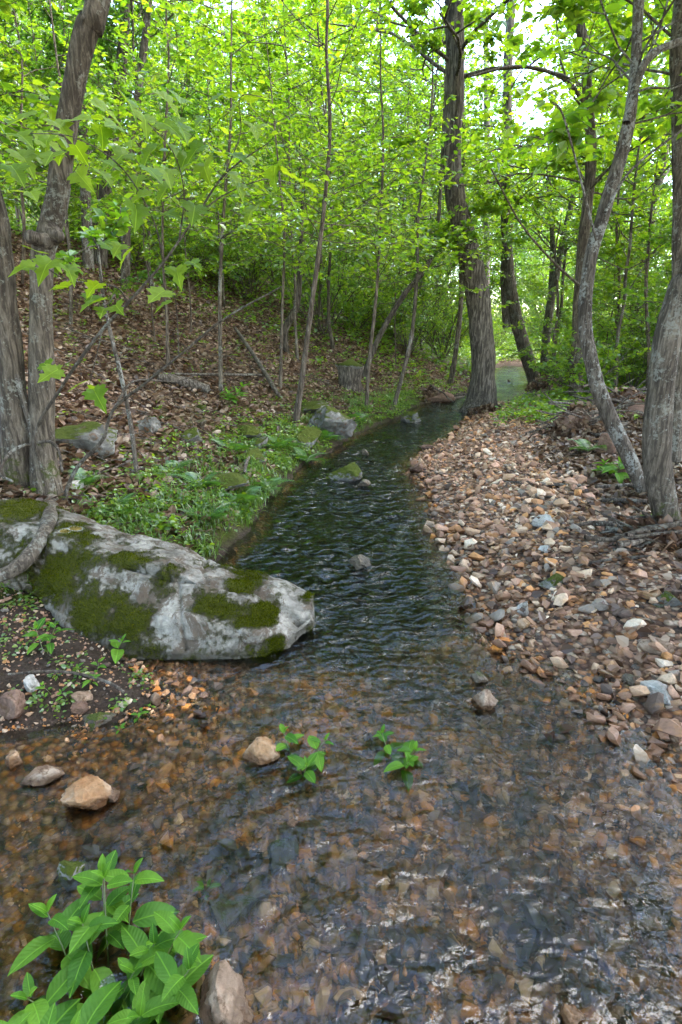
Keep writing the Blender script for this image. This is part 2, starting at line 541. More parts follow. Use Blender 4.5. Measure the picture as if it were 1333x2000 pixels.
M['bark_grey'] = bark_mat('bark_grey', (0.075, 0.059, 0.047), (0.235, 0.192, 0.152), 0.45, 0.0)
M['bark_grey_moss'] = bark_mat('bark_grey_moss', (0.075, 0.059, 0.047), (0.235, 0.192, 0.152), 0.3, 0.5)
M['bark_dark'] = bark_mat('bark_dark', (0.065, 0.052, 0.043), (0.25, 0.21, 0.175), 0.0, 0.0, 0.8)
M['bark_brown'] = bark_mat('bark_brown', (0.08, 0.06, 0.048), (0.25, 0.20, 0.16), 0.1)
M['bark_pale'] = bark_mat('bark_pale', (0.07, 0.055, 0.045), (0.22, 0.185, 0.155), 0.6, 0.0, 1.0, (0.36, 0.355, 0.33))
M['bark_far'] = bark_mat('bark_far', (0.06, 0.048, 0.038), (0.18, 0.15, 0.125), 0.25)
M['dead_wood'] = bark_mat('dead_wood', (0.07, 0.055, 0.045), (0.26, 0.22, 0.19), 0.3)
M['twig'] = bark_mat('twig', (0.075, 0.06, 0.05), (0.20, 0.165, 0.135), 0.3)

GA = [(0.0, (0.060, 0.130, 0.010)), (0.5, (0.115, 0.205, 0.013)), (1.0, (0.190, 0.270, 0.016))]
GB = [(0.0, (0.070, 0.160, 0.012)), (0.5, (0.135, 0.245, 0.015)), (1.0, (0.225, 0.315, 0.020))]
GC = [(0.0, (0.040, 0.105, 0.014)), (0.5, (0.075, 0.165, 0.018)), (1.0, (0.125, 0.220, 0.022))]
M['leaf_mid'] = leaf_mat('leaf_mid', GA, (1.9, 1.85, 0.75), 0.58)
M['leaf_light'] = leaf_mat('leaf_light', GB, (1.9, 1.8, 0.75), 0.58)
M['leaf_deep'] = leaf_mat('leaf_deep', GC, (1.9, 1.8, 0.9), 0.5)
M['leaf_big'] = leaf_mat('leaf_big', [(0.0, (0.055, 0.130, 0.022)), (0.5, (0.085, 0.175, 0.030)), (1.0, (0.120, 0.215, 0.040))], (1.6, 1.6, 0.7), 0.42, 0.08, 0.4, by='object')
M['grass'] = leaf_mat('grass', [(0.0, (0.045, 0.110, 0.012)), (1.0, (0.150, 0.250, 0.025))], (1.5, 1.5, 0.8), 0.4)
M['fern'] = leaf_mat('fern', [(0.0, (0.04, 0.11, 0.016)), (1.0, (0.09, 0.19, 0.03))], (1.5, 1.5, 0.8), 0.4)
M['moss'] = leaf_mat('moss', [(0.0, (0.028, 0.036, 0.003)), (0.6, (0.075, 0.088, 0.006)), (1.0, (0.150, 0.155, 0.012))], (1.2, 1.2, 0.6), 0.25, 0.0)
M['dead_leaf'] = leaf_mat('dead_leaf', [(0.0, (0.050, 0.026, 0.018)), (0.35, (0.120, 0.066, 0.045)), (0.7, (0.215, 0.128, 0.090)), (1.0, (0.36, 0.265, 0.21))], (1.2, 1.0, 0.7), 0.2, 0.03)
M['wet_leaf'] = leaf_mat('wet_leaf', [(0.0, (0.018, 0.010, 0.008)), (1.0, (0.070, 0.032, 0.020))], (1.2, 0.9, 0.7), 0.15, 0.03, 0.4)

def plant_leaf_mat(name, c0, c1, trans, tfac=0.35):
    m, nt, out = new_mat(name)
    oi = N(nt, 'ObjectInfo')
    tc = N(nt, 'TexCoord')
    sep = N(nt, 'SeparateXYZ'); nt.links.new(tc.outputs['Object'], sep.inputs[0])
    ay = math_(nt, 'ABSOLUTE', sep.outputs['Y'])
    w = math_(nt, 'SINE', math_(nt, 'MULTIPLY', math_(nt, 'SUBTRACT', sep.outputs['X'], math_(nt, 'MULTIPLY', ay, 0.8)), 62.0))
    side = ramp(nt, w, [(0.80, (0, 0, 0)), (0.98, (1, 1, 1))])
    mid = ramp(nt, ay, [(0.008, (1, 1, 1)), (0.022, (0, 0, 0))])
    c = mixc(nt, oi.outputs['Random'], c0, c1)
    c = mixc(nt, 0.35, c, ramp(nt, noise(nt, tc.outputs['Object'], 5, 4, 0.6), [(0.3, (0.6, 0.65, 0.6)), (0.7, (1.3, 1.25, 1.2))]), 'MULTIPLY')
    c = mixc(nt, math_(nt, 'MULTIPLY', side, 0.04), c, tuple(v * 0.5 for v in c0))
    c = mixc(nt, math_(nt, 'MULTIPLY', mid, 0.5), c, tuple(min(1, v * 1.9) for v in c1))
    tcol = mixc(nt, 1.0, c, trans, 'MULTIPLY')
    nb = bump(nt, math_(nt, 'ADD', math_(nt, 'MULTIPLY', w, -0.06), math_(nt, 'MULTIPLY', mid, -2.0)), 0.35, 0.02)
    p = N(nt, 'BsdfPrincipled')
    nt.links.new(c, p.inputs['Base Color']); p.inputs['Roughness'].default_value = 0.5
    p.inputs['Specular IOR Level'].default_value = 0.2
    nt.links.new(nb, p.inputs['Normal'])
    t = N(nt, 'BsdfTranslucent'); nt.links.new(tcol, t.inputs['Color'])
    mx = N(nt, 'MixShader'); mx.inputs[0].default_value = tfac
    nt.links.new(p.outputs[0], mx.inputs[1]); nt.links.new(t.outputs[0], mx.inputs[2])
    nt.links.new(mx.outputs[0], out.inputs['Surface'])
    return m

M['herb_leaf'] = plant_leaf_mat('herb_leaf', (0.042, 0.135, 0.015), (0.125, 0.265, 0.026), (1.7, 1.5, 0.5))
M['maple_leaf'] = plant_leaf_mat('maple_leaf', (0.105, 0.205, 0.022), (0.205, 0.310, 0.035), (2.1, 1.7, 0.45), 0.55)
M['stem_green'] = leaf_mat('stem_green', [(0, (0.09, 0.13, 0.03)), (1, (0.14, 0.15, 0.05))], (1, 1, 1), 0.1)

def ground_mat():
    m, nt, out = new_mat('forest_floor')
    geo = N(nt, 'NewGeometry'); vec = geo.outputs['Position']
    v = N(nt, 'TexVoronoi'); v.inputs['Scale'].default_value = 17; v.inputs['Randomness'].default_value = 1
    warp = N(nt, 'VectorMath', operation='ADD')
    nz = N(nt, 'TexNoise'); nz.inputs['Scale'].default_value = 9; nt.links.new(vec, nz.inputs['Vector'])
    sc = N(nt, 'VectorMath', operation='SCALE'); sc.inputs['Scale'].default_value = 0.10
    nt.links.new(nz.outputs['Color'], sc.inputs[0]); nt.links.new(vec, warp.inputs[0]); nt.links.new(sc.outputs[0], warp.inputs[1])
    nt.links.new(warp.outputs[0], v.inputs['Vector'])
    sepc = N(nt, 'SeparateColor'); nt.links.new(v.outputs['Color'], sepc.inputs[0])
    litter = ramp(nt, sepc.outputs[0], [(0.0, (0.040, 0.024, 0.016)), (0.3, (0.095, 0.055, 0.036)), (0.6, (0.165, 0.098, 0.066)), (0.85, (0.25, 0.165, 0.115)), (1, (0.30, 0.24, 0.19))])
    edge = ramp(nt, v.outputs['Distance'], [(0.25, (1, 1, 1)), (0.65, (0.45, 0.45, 0.45))])
    litter = mixc(nt, 1.0, litter, edge, 'MULTIPLY')
    soil = ramp(nt, noise(nt, vec, 55, 6, 0.7), [(0.3, (0.014, 0.010, 0.008)), (0.6, (0.05, 0.034, 0.025)), (0.8, (0.12, 0.085, 0.06))])
    patch = ramp(nt, noise(nt, vec, 1.6, 5, 0.6), [(0.50, (0, 0, 0)), (0.62, (1, 1, 1))])
    c = mixc(nt, math_(nt, 'MULTIPLY', patch, 0.35), litter, soil)
    at1 = N(nt, 'Attribute', attribute_name='damp')
    c = mixc(nt, at1.outputs['Fac'], c, soil)
    at2 = N(nt, 'Attribute', attribute_name='mossy')
    mk = math_(nt, 'MULTIPLY', at2.outputs['Fac'], ramp(nt, noise(nt, vec, 4.5, 6, 0.65), [(0.42, (0, 0, 0)), (0.52, (1, 1, 1))]))
    mcol = mixc(nt, noise(nt, vec, 50, 3, 0.6), (0.018, 0.026, 0.004), (0.075, 0.09, 0.010))
    c = mixc(nt, mk, c, mcol)
    at3 = N(nt, 'Attribute', attribute_name='herby')
    gk = math_(nt, 'MULTIPLY', at3.outputs['Fac'], ramp(nt, noise(nt, vec, 2.2, 5, 0.7), [(0.38, (0, 0, 0)), (0.55, (1, 1, 1))]))
    c = mixc(nt, gk, c, (0.06, 0.11, 0.018))
    h = math_(nt, 'ADD', math_(nt, 'MULTIPLY', v.outputs['Distance'], -1.0), noise(nt, vec, 60, 4, 0.7))
    principled(nt, out, c, 0.9, bump(nt, h, 0.8, 0.02), 0.15)
    return m

def gravel_mat(name, stops, rough, scale=28):
    m, nt, out = new_mat(name)
    geo = N(nt, 'NewGeometry'); vec = geo.outputs['Position']
    v = N(nt, 'TexVoronoi'); v.inputs['Scale'].default_value = scale
    nt.links.new(vec, v.inputs['Vector'])
    sepc = N(nt, 'SeparateColor'); nt.links.new(v.outputs['Color'], sepc.inputs[0])
    c = ramp(nt, sepc.outputs[0], [(p, tuple(x * 0.75 for x in q)) for p, q in stops], 'CONSTANT')
    c = mixc(nt, 1.0, c, ramp(nt, v.outputs['Distance'], [(0.35, (1, 1, 1)), (0.7, (0.35, 0.3, 0.28))]), 'MULTIPLY')
    n1 = noise(nt, vec, 90, 5, 0.7)
    c = mixc(nt, 0.5, c, ramp(nt, n1, [(0.3, (0.5, 0.5, 0.5)), (0.7, (1.3, 1.3, 1.3))]), 'MULTIPLY')
    h = math_(nt, 'ADD', math_(nt, 'MULTIPLY', v.outputs['Distance'], -1.5), n1)
    principled(nt, out, c, rough, bump(nt, h, 0.9, 0.02), 0.3)
    return m

def water_mat():
    m, nt, out = new_mat('stream_water')
    geo = N(nt, 'NewGeometry'); vec = geo.outputs['Position']
    a = noise(nt, mapping(nt, vec, (1.0, 1.6, 1)), 8.5, 1.0, 0.5, 0.5)
    b = noise(nt, mapping(nt, vec, (1.0, 1.4, 1)), 34, 2.0, 0.55, 0.6)
    c = noise(nt, mapping(nt, vec, (1.0, 0.8, 1)), 6, 2, 0.5, 0.5)
    rough = ramp(nt, noise(nt, vec, 1.3, 4, 0.6, 0.4), [(0.34, (0.45, 0.45, 0.45)), (0.62, (1, 1, 1))])
    h = math_(nt, 'ADD', math_(nt, 'MULTIPLY', a, 1.3), math_(nt, 'MULTIPLY', c, 0.5))
    dp = N(nt, 'Attribute', attribute_name='depth')
    calm = math_(nt, 'MINIMUM', math_(nt, 'ADD', math_(nt, 'MULTIPLY', dp.outputs['Fac'], 8.0), 0.04), 1.3)
    h = math_(nt, 'MULTIPLY', math_(nt, 'ADD', math_(nt, 'MULTIPLY', h, calm), math_(nt, 'MULTIPLY', b, 0.13)), rough)
    nb = bump(nt, h, 1.0, 0.040)
    nsoft = bump(nt, h, 1.0, 0.010)
    fr = N(nt, 'Fresnel'); fr.inputs['IOR'].default_value = 1.42
    nt.links.new(nb, fr.inputs['Normal'])
    # water swallows light with its depth
    dp = N(nt, 'Attribute', attribute_name='depth')
    tint = ramp(nt, math_(nt, 'MULTIPLY', dp.outputs['Fac'], 4.0), [(0.0, (0.97, 0.97, 0.95)), (0.22, (0.78, 0.82, 0.77)), (0.55, (0.34, 0.47, 0.43)), (0.85, (0.20, 0.33, 0.31))])
    tr = N(nt, 'BsdfTransparent'); nt.links.new(tint, tr.inputs['Color'])
    rf = N(nt, 'BsdfRefraction'); rf.inputs['IOR'].default_value = 1.33; rf.inputs['Roughness'].default_value = 0.0
    nt.links.new(tint, rf.inputs['Color']); nt.links.new(nsoft, rf.inputs['Normal'])
    thru = N(nt, 'MixShader'); thru.inputs[0].default_value = 0.3
    nt.links.new(tr.outputs[0], thru.inputs[1]); nt.links.new(rf.outputs[0], thru.inputs[2])
    gl = N(nt, 'BsdfGlossy'); gl.inputs['Roughness'].default_value = 0.02
    nt.links.new(nb, gl.inputs['Normal'])
    mx = N(nt, 'MixShader')
    nt.links.new(fr.outputs[0], mx.inputs[0]); nt.links.new(thru.outputs[0], mx.inputs[1]); nt.links.new(gl.outputs[0], mx.inputs[2])
    nt.links.new(mx.outputs[0], out.inputs['Surface'])
    return m

M['ground'] = ground_mat()
M['bar_sheet'] = gravel_mat('bar_sheet', BAR_STOPS, 0.85)
M['bed_sheet'] = gravel_mat('bed_sheet', BED_STOPS, 0.5, 40)
M['water'] = water_mat()

# ------------------------------------------------------------------ ground, gravel bar, stream bed, water
def axis_steps(lo, hi, dlo, dhi, step, grow):
    a = list(np.arange(dlo, dhi, step))
    s, v = step, dhi
    while v < hi:
        a.append(v); s *= grow; v += s
    a.append(hi)
    s, v = step, dlo
    left = []
    while v > lo:
        s *= grow; v -= s; left.append(max(v, lo))
    return np.array(sorted(set(left)) + a)

def sheet(name, xs, ys, mat, keep=None, dz=0.0, attrs=None, zfun=None):
    X, Y = np.meshgrid(xs, ys)
    h, d, left = terrain(X, Y, True)
    Z = (zfun(X, Y, h, d, left) if zfun else h) + dz
    n, mcount = X.shape
    V = np.stack((X.ravel(), Y.ravel(), Z.ravel()), 1)
    i = np.arange(n - 1)[:, None] * mcount; j = np.arange(mcount - 1)[None, :]
    Fq = np.stack((i + j, i + j + 1, i + mcount + j + 1, i + mcount + j), -1).reshape(-1, 4)
    if keep is not None:
        k = keep(X, Y, h, d, left).ravel()
        Fq = Fq[k[Fq].any(1)]
        used = np.unique(Fq)
        remap = np.full(len(V), -1); remap[used] = np.arange(len(used))
        V = V[used]; Fq = remap[Fq]
    else:
        used = np.arange(len(V))
    g = Geo(); g.add(V, Fq)
    me = g.mesh(name, mat)
    if attrs:
        for an, fn in attrs.items():
            at_ = me.attributes.new(an, 'FLOAT', 'POINT')
            at_.data.foreach_set('value', fn(X, Y, h, d, left).ravel()[used].astype(np.float32))
    return link(name, me)

def damp_fn(X, Y, h, d, left):
    lowbank = left & (Y < 2.9)
    return np.clip(np.where(d < 0.0, 1.0, np.where(lowbank, 0.95, 1 - ss(0.0, 0.35, d))), 0, 1)

def mossy_fn(X, Y, h, d, left):
    return np.where(left & (Y > 2.7), (1 - ss(0.9, 1.8, d)) * ss(0, 0.1, d), 0) * (1 - ss(9, 14, Y))

def herby_fn(X, Y, h, d, left):
    return np.where(left, ss(12, 24, Y) * 0.7, ss(7.5, 12, Y)) * ss(0.3, 1.2, d)

def fine_axis(lo, hi, parts, grow):
    a = [np.arange(p, q, st_) for p, q, st_ in parts]
    mid = np.concatenate(a)
    up, dn = [], []
    st_, v = parts[-1][2], parts[-1][1]
    while v < hi:
        up.append(v); st_ *= grow; v += st_
    st_, v = parts[0][2], parts[0][0]
    while v > lo:
        st_ *= grow; v -= st_; dn.append(max(v, lo))
    return np.concatenate((np.array(dn[::-1]), mid, np.array(up + [hi])))
xs = fine_axis(-160, 160, [(-4.2, 4.6, 0.07), (4.6, 9.0, 0.14)], 1.09)
ys = fine_axis(-8, 260, [(0.4, 7.0, 0.07), (7.0, 14.0, 0.11), (14.0, 27.5, 0.20)], 1.07)
ground_o = sheet('ground', xs, ys, M['ground'], attrs={'damp': damp_fn, 'mossy': mossy_fn, 'herby': herby_fn})
tag(ground_o, kind='structure')

def bar_limit(y):
    return 1.35 + 1.6 * (1 - ss(2.6, 4.2, y)) - 0.35 * ss(8, 11, y)

def bar_keep(X, Y, h, d, left):
    return (~left) & (d > -0.25) & (d < bar_limit(Y)) & (Y < 12.5) & (Y > 0.2)

def bar_z(X, Y, h, d, left):
    lim = bar_limit(Y)
    return h + 0.010 - 0.05 * ss(lim - 0.25, lim + 0.05, d) - 0.05 * (1 - ss(-0.25, -0.12, d)) - 0.05 * (left | (Y > 12.4))

gravel_bar = sheet('gravel_bar', np.arange(0.0, 5.2, 0.06), np.arange(0.2, 12.7, 0.06), M['bar_sheet'], bar_keep, 0.0, None, bar_z)
tag(gravel_bar, kind='structure')

def bed_keep(X, Y, h, d, left):
    return (d < 0.06) & (Y < 26)

def bed_z(X, Y, h, d, left):
    return h + 0.006 - 0.05 * ss(-0.06, 0.06, d)

stream_bed = sheet('stream_bed', np.concatenate((np.arange(-3.6, 3.0, 0.06), np.arange(3.0, 9.5, 0.13))), np.concatenate((np.arange(-1, 6, 0.06), np.arange(6, 26.5, 0.15))), M['bed_sheet'], bed_keep, 0.0, None, bed_z)
tag(stream_bed, kind='structure')

def water_z(X, Y, h, d, left):
    x, y = X.ravel(), Y.ravel()
    near = 1 - ss(6, 12, y)
    a = fbm(np.stack((x * 3.2, y * 1.7, 0 * x), 1), 3, 21) * 0.006
    b = fbm(np.stack((x * 11 + 0.6 * y, y * 6.5, 0 * x + 3), 1), 2, 23) * (0.003 + 0.010 * ss(2.0, 2.9, y))
    c = fbm(np.stack((x * 2.6, y * 2.2, 0 * x + 7), 1), 2, 29) * 0.022 * ss(9, 14, y)
    return ((a + b) * (0.35 + 0.65 * near) + c).reshape(X.shape)

water_o = sheet('stream_water', np.concatenate((np.arange(-3.6, -1.7, 0.06), np.arange(-1.7, 2.1, 0.024), np.arange(2.1, 9.5, 0.08))), np.concatenate((np.arange(-1, 0.6, 0.06), np.arange(0.6, 8, 0.026), np.arange(8, 26.5, 0.09))), M['water'],
                lambda X, Y, h, d, left: (d < 0.10) & (Y < 26.5), 0.0,
                {'depth': lambda X, Y, h, d, left: np.clip(-h, 0, 0.5)}, water_z)
tag(water_o, kind='structure')

# ------------------------------------------------------------------ stones
def hull_proto(seed, npts=13, flat=(1, 0.8, 0.55)):
    r = np.random.default_rng(seed)
    P = unit(r.normal(0, 1, (npts, 3))) * r.uniform(0.82, 1.0, (npts, 1)) * np.array(flat) * r.uniform(0.85, 1.15, 3)
    bm = bmesh.new()
    for p in P:
        bm.verts.new(p)
    res = bmesh.ops.convex_hull(bm, input=bm.verts)
    bmesh.ops.delete(bm, geom=[v for v in bm.verts if not v.link_faces], context='VERTS')
    bm.verts.index_update()
    V = np.array([v.co[:] for v in bm.verts]); Fc = np.array([[v.index for v in f.verts] for f in bm.faces])
    bm.free()
    return V, Fc

PROTO = [hull_proto(100 + k, 11 + k % 5) for k in range(20)]

def rot_matrices(ax, ay, az):
    ca, sa, cb, sb, cc, sc = np.cos(ax), np.sin(ax), np.cos(ay), np.sin(ay), np.cos(az), np.sin(az)
    o, z = np.ones_like(ax), np.zeros_like(ax)
    Rx = np.stack((np.stack((o, z, z), -1), np.stack((z, ca, -sa), -1), np.stack((z, sa, ca), -1)), -2)
    Ry = np.stack((np.stack((cb, z, sb), -1), np.stack((z, o, z), -1), np.stack((-sb, z, cb), -1)), -2)
    Rz = np.stack((np.stack((cc, -sc, z), -1), np.stack((sc, cc, z), -1), np.stack((z, z, o), -1)), -2)
    return Rz @ Ry @ Rx

def scatter_stones(parent, P, size, mat_joined, mat_single, nsingle, stuff_name, piece='stone'):
    """the largest in view one by one, the rest as one part"""
    n = len(P)
    ax, ay, az = rng.normal(0, 0.35, n), rng.normal(0, 0.35, n), rng.uniform(0, 6.28, n)
    which = rng.integers(0, len(PROTO), n)
    px, py, zc = project(P)
    inview = (px > -5) & (px < 1338) & (py > 0) & (py < 2005)
    score = np.where(inview, size / zc, 0)
    single = np.zeros(n, bool)
    if nsingle:
        single[np.argsort(-score)[:nsingle]] = True
    g = Geo()
    for k, (V, Fc) in enumerate(PROTO):
        idx = np.where((which == k) & ~single)[0]
        if not len(idx):
            continue
        Rm = rot_matrices(ax[idx], ay[idx], az[idx])
        W = np.einsum('nij,vj->nvi', Rm, V) * size[idx][:, None, None] + P[idx][:, None, :]
        g.add(W.reshape(-1, 3), (Fc[None] + (np.arange(len(idx)) * len(V))[:, None, None]).reshape(-1, 3))
    o = link(stuff_name, g.mesh(stuff_name, mat_joined, False), parent)
    tag(o, kind='stuff')
    if nsingle:
        meshes = []
        for k, (V, Fc) in enumerate(PROTO):
            gg = Geo(); gg.add(V, Fc); meshes.append(gg.mesh(piece, mat_single, False))
        for i in np.where(single)[0]:
            link(piece, meshes[which[i]], parent, P[i], (ax[i], ay[i], az[i]), float(size[i]))

def place_stones(n, xr, yr, keep, size_fn, sink):
    x = rng.uniform(*xr, n); y = yr[0] + (yr[1] - yr[0]) * rng.uniform(0, 1, n) ** 1.0
    h, d, left = terrain(x, y, True)
    k = keep(x, y, d, left)
    x, y, h, d = x[k], y[k], h[k], d[k]
    s = size_fn(x, y, d)
    return np.stack((x, y, h + s * sink * rng.uniform(0.2, 1.0, len(s))), 1), s

def bar_sizes(x, y, d):
    patch = fbm2(x, y, 1.4, 3, 33)
    s = np.exp(rng.normal(math.log(0.0138), 0.58, len(x)) + 0.45 * patch)
    s = np.where(rng.uniform(0, 1, len(x)) < 0.012, rng.uniform(0.035, 0.07, len(x)), s)
    return np.clip(s, 0.007, 0.075)

P1, s1 = place_stones(100000, (0.0, 5.2), (0.3, 12.5), lambda x, y, d, l: (~l) & (d > -0.22) & (d < bar_limit(y) * rng.uniform(0.85, 1.1, len(x))), bar_sizes, 0.75)
scatter_stones(gravel_bar, P1, s1, M['bar_stone'], M['bar_stone_single'], 300, 'pebbles')

def bed_sizes(x, y, d):
    fine = ss(-0.25, -0.75, x + 0.25 * (y - 1.2)) * (1 - ss(1.9, 2.3, y))
    s = np.exp(rng.normal(math.log(0.0088), 0.45, len(x)) + 0.35 * fbm2(x, y, 2.2, 3, 35)) * (1 - 0.45 * fine)
    s = np.where(rng.uniform(0, 1, len(x)) < 0.05 * (1 - fine), rng.uniform(0.018, 0.038, len(x)), s)
    return np.clip(s, 0.004, 0.042)

P2a, s2a = place_stones(85000, (-2.3, 2.4), (0.45, 2.6), lambda x, y, d, l: (d < 0.03) & (np.abs(x) < 0.75 * y + 0.35), bed_sizes, 0.5)
P2b, s2b = place_stones(14000, (-1.8, 3.0), (2.4, 12), lambda x, y, d, l: d < np.where(l, -0.06, 0.03), lambda x, y, d: np.clip(np.exp(rng.normal(math.log(0.024), 0.4, len(x))), 0.01, 0.06), 0.4)
P2, s2 = np.vstack((P2a, P2b)), np.concatenate((s2a, s2b))
scatter_stones(stream_bed, P2, s2, M['bed_stone'], M['bed_stone_single'], 300, 'pebbles')

# little stones in the dark soil of the near left bank
P3, s3 = place_stones(5000, (-2.4, -0.4), (1.4, 3.0), lambda x, y, d, l: l & (d > -0.02), lambda x, y, d: np.clip(np.exp(rng.normal(math.log(0.007), 0.5, len(x))), 0.003, 0.03), 0.5)
scatter_stones(None, P3, s3, M['dark_gravel'], None, 0, 'soil_gravel')

def rock_mesh(name, seed, dims, mat, cuts=7, sub=4, rough=0.05):
    r = np.random.default_rng(seed)
    bm = bmesh.new()
    bmesh.ops.create_icosphere(bm, subdivisions=sub, radius=1.0)
    V = np.array([v.co[:] for v in bm.verts]); Fc = np.array([[v.index for v in f.verts] for f in bm.faces])
    bm.free()
    for k in range(cuts):
        nrm = unit(r.normal(0, 1, 3)); dd = r.uniform(0.42, 0.80)
        s = V @ nrm
        V = V - np.outer(np.maximum(s - dd, 0), nrm)
    V = V + unit(V) * (rough * fbm(V * 2.2 + seed, 4, seed) + 0.5 * rough * fbm(V * 8 + seed, 3, seed + 5))[:, None]
    V = V * np.array(dims)
    g = Geo(); g.add(V, Fc)
    return g.mesh(name, mat, True)

def rock(name, label, px, py, w, h, mat, seed, cat='rock', deep=1.0, rz=0.0, sink=0.25, level=None, sub=5, rough=0.09, parent=None, cuts=13):
    """a rock seen with its foot at pixel (px, py), w x h pixels large"""
    p = on_level(px, py, level) if level is not None else ground(px, py)
    s = depth_of(p) / F
    hw = w * s / 2; hh = h * s / 2
    me = rock_mesh(name, seed, (hw * 1.18, hw * 1.05 * deep, hh * 1.38), mat, cuts, sub, rough)
    o = link(name, me, parent, (p[0], p[1] + hw * 0.35, p[2] + hh * (1 - 2 * sink) * 0.9), (0.0, 0.0, rz))
    if parent is None:
        tag(o, label, cat)
    return o

# ------------------------------------------------------------------ the big boulder
def build_boulder():
    # (front foot, front edge, back edge) for stations from left to right, pixel and distance ahead
    st = [((-40, 1130, 2.75), (-60, 1010, 3.15), (-30, 975, 3.6)),
          ((60, 1165, 2.68), (60, 1040, 2.98), (85, 985, 3.55)),
          ((130, 1228, 2.50), (140, 1062, 2.86), (150, 1010, 3.42)),
          ((215, 1276, 2.38), (215, 1085, 2.74), (225, 1032, 3.28)),
          ((300, 1292, 2.34), (300, 1108, 2.64), (310, 1058, 3.14)),
          ((390, 1298, 2.32), (385, 1128, 2.58), (395, 1088, 3.02)),
          ((470, 1298, 2.33), (465, 1158, 2.54), (465, 1110, 2.90)),
          ((528, 1294, 2.36), (530, 1188, 2.54), (530, 1135, 2.84)),
          ((580, 1262, 2.46), (575, 1205, 2.58), (580, 1160, 2.78)),
          ((612, 1222, 2.60), (606, 1196, 2.66), (606, 1176, 2.74))]
    rows = []
    for f, e, b in st:
        f, e, b = at(*f), at(*e), at(*b)
        m1 = f * 0.5 + e * 0.5 + np.array((0, -0.035, 0.02))
        m2 = e * 0.5 + b * 0.5 + np.array((0, 0, 0.025))
        low = f + np.array((0, 0.05, -0.12))
        bl = b + np.array((0, 0.08, -0.45)); bl[2] = min(bl[2], -0.1)
        rows.append([low, f, m1, e, m2, b, bl])
    A = np.array(rows)                       # stations x ring
    nu, nv = 270, 150
    B = np.stack([catmull(A[:, j], nu) for j in range(A.shape[1])], 1)
    ul = np.linspace(0, A.shape[1] - 1, nv)
    lin = np.stack([np.stack([np.interp(ul, np.arange(A.shape[1]), B[i, :, c_]) for c_ in range(3)], 1) for i in range(nu)], 0)
    C = 0.35 * np.stack([catmull(B[i], nv) for i in range(nu)], 0) + 0.65 * lin
    tip = C[-1].mean(0)
    V = C.reshape(-1, 3)
    px, py, _ = project(V)
    cen = V.mean(0)
    g0 = np.gradient(C, axis=0); g1 = np.gradient(C, axis=1)
    nr = unit(np.cross(g1, g0)).reshape(-1, 3)
    if (nr * (V - cen)).sum() < 0:
        nr = -nr
    n1 = fbm(V * 3.0, 4, 41); n2 = fbm(V * 11.0, 4, 42); n3 = fbm(V * 34.0, 3, 43)
    q_ = 3.0 * fbm(V * np.array((2.0, 4.0, 6.5)) + 4.0, 3, 44)
    disp = 0.007 * n1 + 0.006 * n2 + 0.004 * n3 + 0.011 * (np.floor(q_) + ss(0.7, 1.0, q_ - np.floor(q_)))
    # ledge: the slab's upper face overhangs along a crack, with a few joints across
    def crack(pts, width, depth):
        pts = np.array(pts, float)
        best = np.full(len(V), 1e9)
        for a, b in zip(pts[:-1], pts[1:]):
            ab = b - a
            t = np.clip(((px - a[0]) * ab[0] + (py - a[1]) * ab[1]) / (ab @ ab), 0, 1)
            best = np.minimum(best, np.hypot(px - a[0] - t * ab[0], py - a[1] - t * ab[1]))
        return -depth * np.exp(-(best / width) ** 2)
    disp += crack([(250, 1108), (300, 1120), (325, 1128), (390, 1130), (430, 1140), (500, 1152), (545, 1180), (590, 1215)], 5, 0.030)
    disp += crack([(345, 1130), (350, 1190), (360, 1270)], 3.5, 0.016)
    disp += crack([(325, 1100), (330, 1126)], 3, 0.014)
    disp += crack([(405, 1090), (398, 1110), (410, 1132)], 3, 0.012)
    disp += crack([(100, 1020), (70, 1080), (40, 1150)], 12, 0.05)
    V = V + nr * disp[:, None]
    i = np.arange(nu - 1)[:, None] * nv; j = np.arange(nv - 1)[None, :]
    Fq = np.stack((i + j, i + j + 1, i + nv + j + 1, i + nv + j), -1).reshape(-1, 4)
    V2 = np.vstack((V, tip + np.array((0.02, 0, -0.02))))
    e = (nu - 1) * nv
    capf = np.stack((e + np.arange(nv - 1), e + np.arange(1, nv), np.full(nv - 1, len(V))), 1)
    blobs = [(110, 1110, 70, 55), (180, 1185, 85, 60), (245, 1205, 80, 45), (250, 1093, 70, 24), (70, 1120, 45, 70), (40, 1005, 80, 30), (140, 1050, 55, 25),
             (475, 1128, 55, 22), (522, 1190, 38, 18), (430, 1185, 65, 28), (490, 1215, 55, 20), (545, 1255, 28, 22), (595, 1175, 22, 10), (160, 1090, 60, 25)]
    ms = np.zeros(len(V))
    for bx_, by_, rx, ry in blobs:
        ms = np.maximum(ms, 1.15 - np.hypot((px - bx_) / rx, (py - by_) / ry))
    ms = np.clip(ms, -0.6, 1) + 0.62 * fbm(V * 8.0, 6, 61) + 0.25 * fbm(V * 40.0, 3, 62)
    g = Geo(); g.add(V2, [Fq, capf])
    m, nt, out = new_mat('boulder_stone')
    geo = N(nt, 'NewGeometry'); vec = geo.outputs['Position']
    a = noise(nt, vec, 5, 8, 0.65, 0.6)
    b = noise(nt, vec, 26, 7, 0.72, 0.5)
    c = ramp(nt, a, [(0.30, (0.098, 0.086, 0.073)), (0.47, (0.195, 0.174, 0.150)), (0.64, (0.335, 0.305, 0.268))])
    c = mixc(nt, 0.7, c, ramp(nt, b, [(0.34, (0.45, 0.43, 0.42)), (0.62, (1.2, 1.2, 1.2))]), 'MULTIPLY')
    st_ = ramp(nt, noise(nt, vec, 6.5, 11, 0.82, 0.6), [(0.50, (0, 0, 0)), (0.545, (1, 1, 1))])
